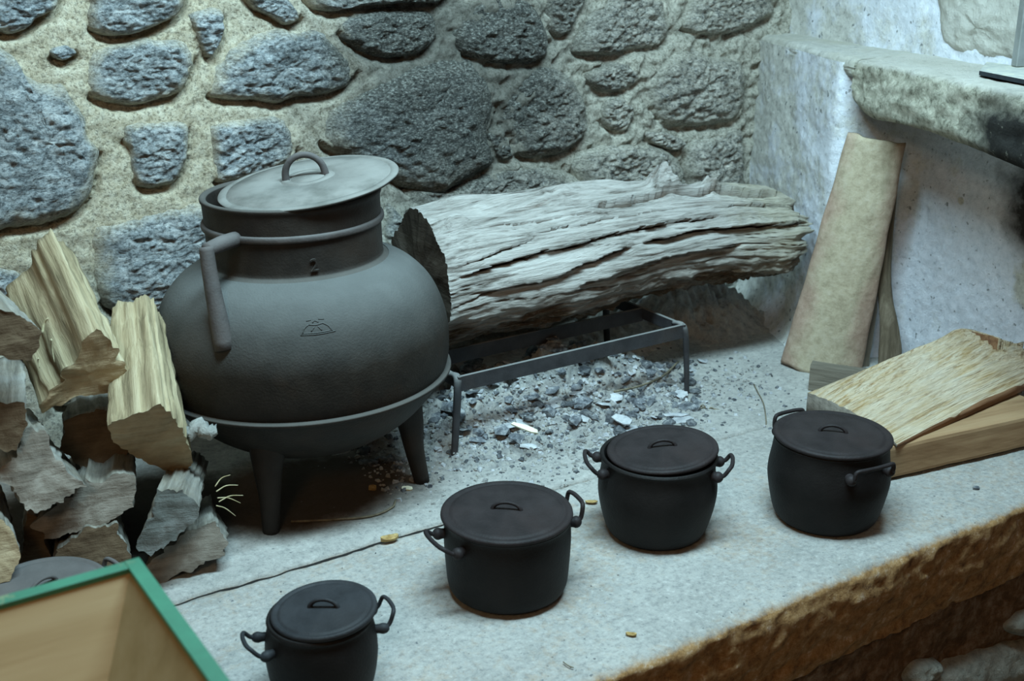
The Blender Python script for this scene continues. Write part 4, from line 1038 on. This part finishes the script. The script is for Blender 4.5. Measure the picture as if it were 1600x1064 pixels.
# ------------------------------------------------------------------ slate and post on the ledge
pl = [(2.030, 1.469), (2.158, 1.548), (2.135, 1.300), (1.975, 1.300)]
V = [(x, y, 0.7045) for x, y in pl]+[(x, y, 0.7125) for x, y in pl]+[(x*0.985+0.0315, y*0.985+0.0212, 0.7135) for x, y in pl]
o = mesh_obj('slate_slab', V, [(3, 2, 1, 0), (8, 9, 10, 11)]+[(k, (k+1) % 4, 4+(k+1) % 4, 4+k) for k in range(4)]+[(4+k, 4+(k+1) % 4, 8+(k+1) % 4, 8+k) for k in range(4)], ['slate', 'slate_edge'], smooth=False, loc=(2.08, 1.4, 0.7045), midx=[1, 0, 1, 1, 1, 1, 0, 0, 0, 0])
tag(o, 'thin grey slate slab lying on the stone ledge', 'slate')
v, f = box((2.142, 1.462, 0.714+0.16), np.array([0.005, 0.010, 0]), np.array([0.014, -0.003, 0.0]), np.array([0, 0, 0.16]), 0.002)
o = mesh_obj('metal_post', v, f, 'post_metal', smooth=False, loc=(2.142, 1.462, 0.714)); tag(o, 'grey metal upright standing on the slate slab at the picture edge', 'post')

# ------------------------------------------------------------------ green-rimmed wooden box in the foreground
def build_box():
    z = 0.40; K = onz(216, 880, z); x1, y1 = K[0], K[1]; x0, y0 = x1-0.42, y1-0.62; wall = 0.011
    root = empty('wooden_box', ((x0+x1)/2, (y0+y1)/2, -0.10))
    fl = 0.52    # inward slope of the sides per unit of depth
    dep = 0.30
    def side(p, q, nin, mat, nm):
        p, q, nin = (np.array(t_, float) for t_ in (p, q, nin)); e = (q-p)/np.linalg.norm(q-p)
        dn = np.array([0, 0, -dep])+nin*dep*fl
        V = []
        for (base, off) in ((p, 0), (q, 0), (q-e*dep*fl, 1), (p+e*dep*fl, 1)):
            V.append(base+dn*off)
        for (base, off) in ((p+e*wall, 0), (q-e*wall, 0), (q-e*(dep*fl+wall), 1), (p+e*(dep*fl+wall), 1)):
            V.append(base+nin*wall+dn*off)
        Fc = [(0, 1, 2, 3), (4, 7, 6, 5), (0, 4, 5, 1), (3, 2, 6, 7), (0, 3, 7, 4), (1, 5, 6, 2)]
        return mesh_obj(nm, V, Fc, mat, root, smooth=False, loc=tuple(root['_w']))
    a, b, c, d = (x0, y1, z), (x1, y1, z), (x1, y0, z), (x0, y0, z)
    side(a, b, (0, -1, 0), 'box_wood', 'side_board'); side(b, c, (-1, 0, 0), 'box_wood_grey', 'side_board')
    side(c, d, (0, 1, 0), 'box_wood', 'side_board'); side(d, a, (1, 0, 0), 'box_wood_grey', 'side_board')
    v, f = box(((x0+x1)/2, (y0+y1)/2, z-dep), ((x1-x0)/2-dep*fl+0.002, 0, 0), (0, (y1-y0)/2-dep*fl+0.002, 0), (0, 0, 0.006)); mesh_obj('bottom_board', v, f, 'box_wood', root, smooth=False, loc=tuple(root['_w']))
    w = 0.0075
    for k_, (p, q, nin) in enumerate(((a, b, (0, -1, 0)), (b, c, (-1, 0, 0)), (c, d, (0, 1, 0)), (d, a, (1, 0, 0)))):
        p, q, nin = np.array(p)+np.array([0, 0, 0.0007*(k_ % 2)]), np.array(q)+np.array([0, 0, 0.0007*(k_ % 2)]), np.array(nin, float)
        v, f = box((p+q)/2+nin*(w-0.002)+np.array([0, 0, 0.002]), (q-p)/2*(1+0.0035/np.linalg.norm(q-p)), nin*w, np.array([0, 0, 0.003]), 0.0006)
        mesh_obj('rim_strip', v, f, 'green', root, smooth=False, loc=tuple(root['_w']))['label'] = 'green painted rim'
    # stand under it
    v, f = box(((x0+x1)/2, (y0+y1)/2, (z-dep-0.55)/2-0.003), ((x1-x0)/2-dep*fl-0.02, 0, 0), (0, (y1-y0)/2-dep*fl-0.02, 0), (0, 0, (z-dep+0.55)/2-0.004))
    mesh_obj('pedestal', v, f, 'box_wood_grey', root, smooth=False, loc=tuple(root['_w']))
    tag(root, 'open wooden box with a green painted rim in the foreground', 'box')
build_box()

# ------------------------------------------------------------------ ash heap, charcoal and litter
def heap_h(x, y):
    # height of the ash bed above the hearth
    h = 0.072*math.exp(-((x-1.36)/0.32)**4-((y-2.00)/0.15)**2)
    curve = 1.865+0.055*math.sin((x-1.1)*4.2)-0.03*(x-1.3)
    st = 1/(1+math.exp(-(y-curve)/0.006)); inx = math.exp(-((x-1.37)/0.27)**6)
    h += 0.026*st*inx*math.exp(-((y-curve)/0.10)**2)
    h += 0.010*math.exp(-((x-1.33)/0.30)**4-((y-1.83)/0.10)**4)
    h += 0.045*math.exp(-((x-1.02)/0.16)**2-((y-2.10)/0.10)**2)
    h += 0.11*math.exp(-((x-2.02)/0.16)**2-((y-2.20)/0.11)**2)+0.05*math.exp(-((x-1.75)/0.2)**2-((y-2.22)/0.08)**2)
    h *= 1+0.6*fr(x*16, y*16, 2, 3)+0.35*abs(nz(x*45, y*45, 5))
    h += max(0.0, h-0.004)*0.0
    return h-0.004+0.0045*fr(x*40, y*40, 7, 3)*min(1, h/0.01)
def build_ash():
    nx, ny = 300, 170; V = []
    for i in range(nx):
        x = 0.62+1.55*i/(nx-1)
        for j in range(ny):
            y = 1.66+0.63*j/(ny-1); V.append((x, y, heap_h(x, y)))
    o = mesh_obj('ash_heap', V, gridfaces(nx, ny), 'ash', loc=(1.36, 1.95, 0)); tag(o, 'spread heap of grey wood ash under the iron trivet', 'ash', kind='stuff')
build_ash()
def ground(x, y): return max(heap_h(x, y) if (0.62 < x < 2.2 and y > 1.66) else 0.0, 0.0062 if y > 1.637 else 0.0)
def lump_mesh(name, r, mat, flat=0.6, sub=1):
    import bmesh
    bm = bmesh.new(); bmesh.ops.create_icosphere(bm, subdivisions=sub, radius=1.0)
    for v in bm.verts:
        q = 1+r.uniform(-0.30, 0.30); v.co *= q; v.co.z *= flat; v.co.y *= 0.75
        if v.co.z < -0.35*flat: v.co.z = -0.35*flat
    me = bpy.data.meshes.new(name); bm.to_mesh(me); bm.free(); me.materials.append(MAT[mat]); return me
r = random.Random(21)
CH_M = [lump_mesh('charcoal_lump', r, 'charcoal', 0.65) for _ in range(7)]
FL_M = [lump_mesh('ash_flake', r, 'flake', 0.18) for _ in range(4)]+[lump_mesh('ash_flake', r, 'charcoal', 0.2) for _ in range(3)]
def scatter(meshes, name, n, pick, smin, smax, label, cat, group):
    k = 0
    while k < n:
        x, y = pick()
        me = r.choice(meshes); s = smin+(smax-smin)*r.random()**2
        o = bpy.data.objects.new(name, me); COL.objects.link(o); o.location = (x, y, ground(x, y)+s*0.14)
        o.scale = (s*r.uniform(0.8, 1.5), s, s*r.uniform(0.7, 1.1)); o.rotation_euler = (r.uniform(-0.3, 0.3), r.uniform(-0.3, 0.3), r.uniform(0, 6.28))
        tag(o, label, cat, group); k += 1
def pick_heap():
    while True:
        u, v = r.uniform(680, 1100), r.uniform(560, 715)
        if v > 700-(u-700)*0.12+r.gauss(0, 8): continue
        p = onz(u, v, 0.012)
        if p[1] < 2.1 and abs(math.hypot(p[0]-0.812, p[1]-1.881)) > 0.2: return p[0], p[1]
def pick_under():
    while True:
        p = onz(r.uniform(540, 660), r.uniform(640, 735), 0.01)
        if p[1] < 2.12: return p[0], p[1]
scatter(CH_M, 'charcoal_lump', 210, pick_heap, 0.0065, 0.024, 'small dark charcoal lump in the ash heap under the trivet', 'charcoal', 'charcoal lumps in the ash heap')
scatter(FL_M, 'ash_flake', 190, pick_heap, 0.007, 0.024, 'thin pale flake of ash on the heap under the trivet', 'ash flake', 'ash flakes on the heap')
scatter(CH_M, 'charcoal_lump', 24, pick_under, 0.008, 0.018, 'dark charcoal lump in the shade below the cauldron', 'charcoal', 'charcoal lumps below the cauldron')
def pick_slab():
    while True:
        u, v = r.uniform(660, 1230), r.uniform(600, 760)
        p = onz(u, v, 0.0)
        if p[1] > 1.55 and p[1] < 1.95: return p[0], p[1]
scatter(CH_M, 'charcoal_crumb', 60, pick_slab, 0.002, 0.005, 'tiny charcoal crumb strewn on the pale hearth near the ash heap', 'charcoal', 'charcoal crumbs strewn on the hearth')
def build_crumbs():
    V = []; Fc = []; rr = random.Random(3)
    def add(x, y, s, z0):
        b = len(V); a0 = rr.uniform(0, 6.3)
        for k in range(4):
            a = a0+k*math.pi/2+rr.uniform(-.4, .4); V.append((x+s*math.cos(a)*rr.uniform(.6, 1.3), y+s*math.sin(a)*rr.uniform(.6, 1.3), z0-s*0.2+rr.uniform(0, s*.3)))
        for k in range(4):
            a = a0+k*math.pi/2+rr.uniform(-.4, .4); V.append((x+s*.6*math.cos(a), y+s*.6*math.sin(a), z0+s*rr.uniform(.3, .8)))
        Fc.extend([(b, b+1, b+5, b+4), (b+1, b+2, b+6, b+5), (b+2, b+3, b+7, b+6), (b+3, b, b+4, b+7), (b+4, b+5, b+6, b+7)])
    for k in range(5200):
        x = rr.gauss(1.36, 0.24); y = rr.gauss(1.88, 0.11)
        if not (0.9 < x < 1.95 and 1.62 < y < 2.12): continue
        add(x, y, 0.0018+0.0065*rr.random()**2.4, ground(x, y))
    for k in range(260):
        u, v = rr.uniform(400, 1600), rr.uniform(560, 1064); p = onz(u, v)
        if p[1] < 1.14 or p[0] > 2.0 or (p[0] < 0.6 and p[1] > 1.6): continue
        add(p[0], p[1], 0.0008+0.0018*rr.random()**3, ground(p[0], p[1]))
    mi = []
    for k in range(len(Fc)//5): mi += [rr.choice((0, 1, 1, 2))]*5
    o = mesh_obj('ash_crumbs', V, Fc, ['charcoal', 'ash', 'flake'], smooth=False, loc=(1.36, 1.88, 0), midx=mi); tag(o, 'fine charcoal and ash crumbs scattered over the hearth', 'ash', kind='stuff')
build_crumbs()
def leaf(name, u, v, ln, wd, rot, mat, label, cat, curl=0.3, lift=0.002):
    p = onz(u, v, 0.0); p = onz(u, v, ground(p[0], p[1])); n, m = 12, 7; V = []
    for layer in (0, 1):
        for i in range(n):
            t = -1+2*i/(n-1); w = wd*math.sqrt(max(0.02, 1-abs(t)**2.2))
            for k in range(m):
                q = -1+2*k/(m-1); V.append((t*ln, q*w, wd*curl*(q*q+0.35*t*t)+0.0008*nz(t*4, q*4, u)+lift-0.0007*layer))
    N = n*m; Fc = gridfaces(n, m)+[tuple(reversed([a+N for a in f])) for f in gridfaces(n, m)]
    loop = [i*m for i in range(n)]+[(n-1)*m+k for k in range(1, m)]+[i*m+m-1 for i in range(n-2, -1, -1)]+[k for k in range(m-2, 0, -1)]
    for a, b in zip(loop, loop[1:]+loop[:1]): Fc.append((a, b, b+N, a+N))
    o = mesh_obj(name, V, Fc, mat); o.location = p; o.rotation_euler = (0, 0, rot); tag(o, label, cat); return o
AZR = AZ-math.pi/2     # world angle of the picture's horizontal
leaf('dry_leaf', 609, 847, 0.0155, 0.0085, AZR+0.4, 'dry_leaf', 'curled dry yellow leaf on the pale hearth below the cauldron', 'leaf', 0.9)
leaf('dry_leaf', 986, 995, 0.008, 0.004, AZR-0.2, 'dry_leaf', 'tiny dry leaf scrap on the hearth near the brown slab edge', 'leaf', 0.9)
leaf('dry_leaf', 924, 787, 0.011, 0.005, AZR, 'dry_leaf', 'small yellow leaf scrap between the two middle pots', 'leaf', 0.6)
leaf('dry_leaf', 678, 634, 0.022, 0.010, AZR+1.0, 'pale_chip', 'pale yellow-green leaf by the right cauldron leg', 'leaf', 0.5, 0.006)
leaf('husk', 848, 583, 0.017, 0.010, AZR-0.9, 'pale_chip', 'pale oval husk on the ash heap under the trivet bar', 'husk', 0.6, 0.006)
def chip(name, u, v, ln, wd, th, rot, mat, label, cat, lift=0.006, roll=0.3):
    p = onz(u, v, 0.0); p = onz(u, v, ground(p[0], p[1])+lift)
    pts = []
    for s in (0, 1):
        for a, b in ((-1, -0.6), (-0.3, -0.9), (0.6, -1), (1.05, -0.5), (0.9, 0.7), (0.1, 1), (-0.9, 0.5)): pts.append((a*ln, b*wd, (s-0.5)*th))
    Fc = [tuple(range(7))[::-1], tuple(range(7, 14))]+[(k, (k+1) % 7, 7+(k+1) % 7, 7+k) for k in range(7)]
    o = mesh_obj(name, pts, Fc, mat, smooth=False); o.location = p; o.rotation_euler = (roll, 0.1, rot); tag(o, label, cat); return o
chip('wood_chip', 820, 668, 0.029, 0.0055, 0.004, AZR-0.55, 'pale_chip', 'white sliver of wood lying on the ash heap', 'wood chip', 0.010, 0.5)
chip('ash_plate', 972, 655, 0.022, 0.012, 0.003, AZR-0.7, 'flake', 'broad pale plate of ash behind the barrel-shaped pot', 'ash flake', 0.008)
chip('stone_bit', 582, 762, 0.007, 0.005, 0.007, AZR, 'dry_leaf', 'orange crumb in the shade below the cauldron', 'crumb', 0.004)
chip('stone_bit', 636, 763, 0.010, 0.005, 0.004, AZR, 'pale_chip', 'cream crumb beside the right cauldron leg', 'crumb', 0.003)
chip('wood_chip', 1525, 762, 0.006, 0.004, 0.004, AZR, 'charcoal', 'dark crumb on the hearth in front of the sawn beam', 'crumb', 0.003)
def twig(name, pix, rad, mat, label, cat, lift=0.003, h=None):
    P = []
    for i, (u, v) in enumerate(pix):
        p = onz(u, v); z = ground(p[0], p[1])+lift+(h[i] if h else 0); P.append(onz(u, v, z))
    v, f = tube(P, rad, 6, 5); o = mesh_obj(name, v, f, mat, loc=P[0]); tag(o, label, cat); return o
twig('twig', [(1178,600),(1184,612),(1193,630),(1197,655),(1197,664)], 0.0012, 'twig', 'thin bent twig on the pale hearth left of the roof tile', 'twig')
twig('twig', [(868,592),(884,580),(896,565)], 0.002, 'straw', 'straight yellow stick standing up from the ash heap', 'stick', 0.006, [0, .004, .01])
twig('twig', [(880,1034),(888,1040),(896,1043)], 0.0009, 'twig', 'tiny dark twig on the slab right of the small front pot', 'twig')
twig('stick', [(960,612),(1000,603),(1035,588),(1060,565)], 0.0025, 'twig', 'thin grey stick lying over the ash heap near the right trivet leg', 'stick', 0.010)
twig('stick', [(520,838),(600,822),(655,800)][::-1] if False else [(455,815),(520,812),(580,806),(612,793),(618,782)], 0.0022, 'twig', 'long curved dark stick in the shade below the cauldron', 'stick', 0.003)
# dry weed tuft
root = empty('weed_tuft', onz(1105, 643)); base = onz(1105, 643); rr = random.Random(9)
for k in range(9):
    a = AZR+rr.uniform(-0.5, 0.5)+(math.pi if k % 2 else 0); L_ = rr.uniform(0.012, 0.028)
    P = [base+np.array([0, 0, .003]), base+np.array([math.cos(a)*L_*.5, math.sin(a)*L_*.5, rr.uniform(.004, .014)]), base+np.array([math.cos(a)*L_, math.sin(a)*L_, rr.uniform(.002, .008)])]
    v, f = tube(P, [0.0016, 0.001], 5, 4); mesh_obj('stem', v, f, 'twig', root, loc=base)
tag(root, 'small dry tuft of weed on the hearth by the right trivet leg', 'weed')
# straws and splinters in the firewood
def splinter(u0, v0, u1, v1, y, rad, mat, label):
    a, b = ony(u0, v0, y), ony(u1, v1, y); m = (a+b)/2+np.array([0, 0.004, 0.003]); v, f = tube([a, m, b], [rad, rad*0.9, rad*0.5], 6, 4)
    o = mesh_obj('wood_splinter', v, f, mat, loc=a); tag(o, label, 'splinter', 'splinters on the firewood stack'); return o
splinter(66, 521, 75, 497, 1.765, 0.0022, 'straw', 'broad pale splinter on the grooved tan log')
splinter(80, 530, 85, 566, 1.772, 0.0014, 'straw', 'pale straw hanging down the grooved tan log')
splinter(60, 560, 62, 575, 1.77, 0.0012, 'straw', 'short pale straw below the round dark log end')
for k, (a, b, c_, d_) in enumerate(((338, 768, 372, 758), (340, 778, 376, 786), (338, 790, 368, 806), (336, 760, 360, 742), (342, 784, 380, 774))):
    splinter(a, b, c_, d_, 1.70, 0.0010, 'straw', 'frayed straw fibre sticking out of the firewood toward the cauldron')
# crumbly bark chip stuck on the upright log
bp = ony(318, 672, 1.75); V, Fc = tube([ony(292, 684, 1.75), ony(308, 668, 1.75), ony(322, 676, 1.74), ony(338, 674, 1.74)], [0.010, 0.013, 0.012, 0.007], 12, 6)
V = V+np.array([[fr(q[0]*90, q[1]*90, q[2]*90, 3)*0.006]*3 for q in V]); o = mesh_obj('bark_scrap', V, Fc, 'rubble', loc=bp); tag(o, 'crumbly grey bark scrap between the upright log and the cauldron', 'bark')
for ob in bpy.data.objects:
    if '_w' in ob: del ob['_w']
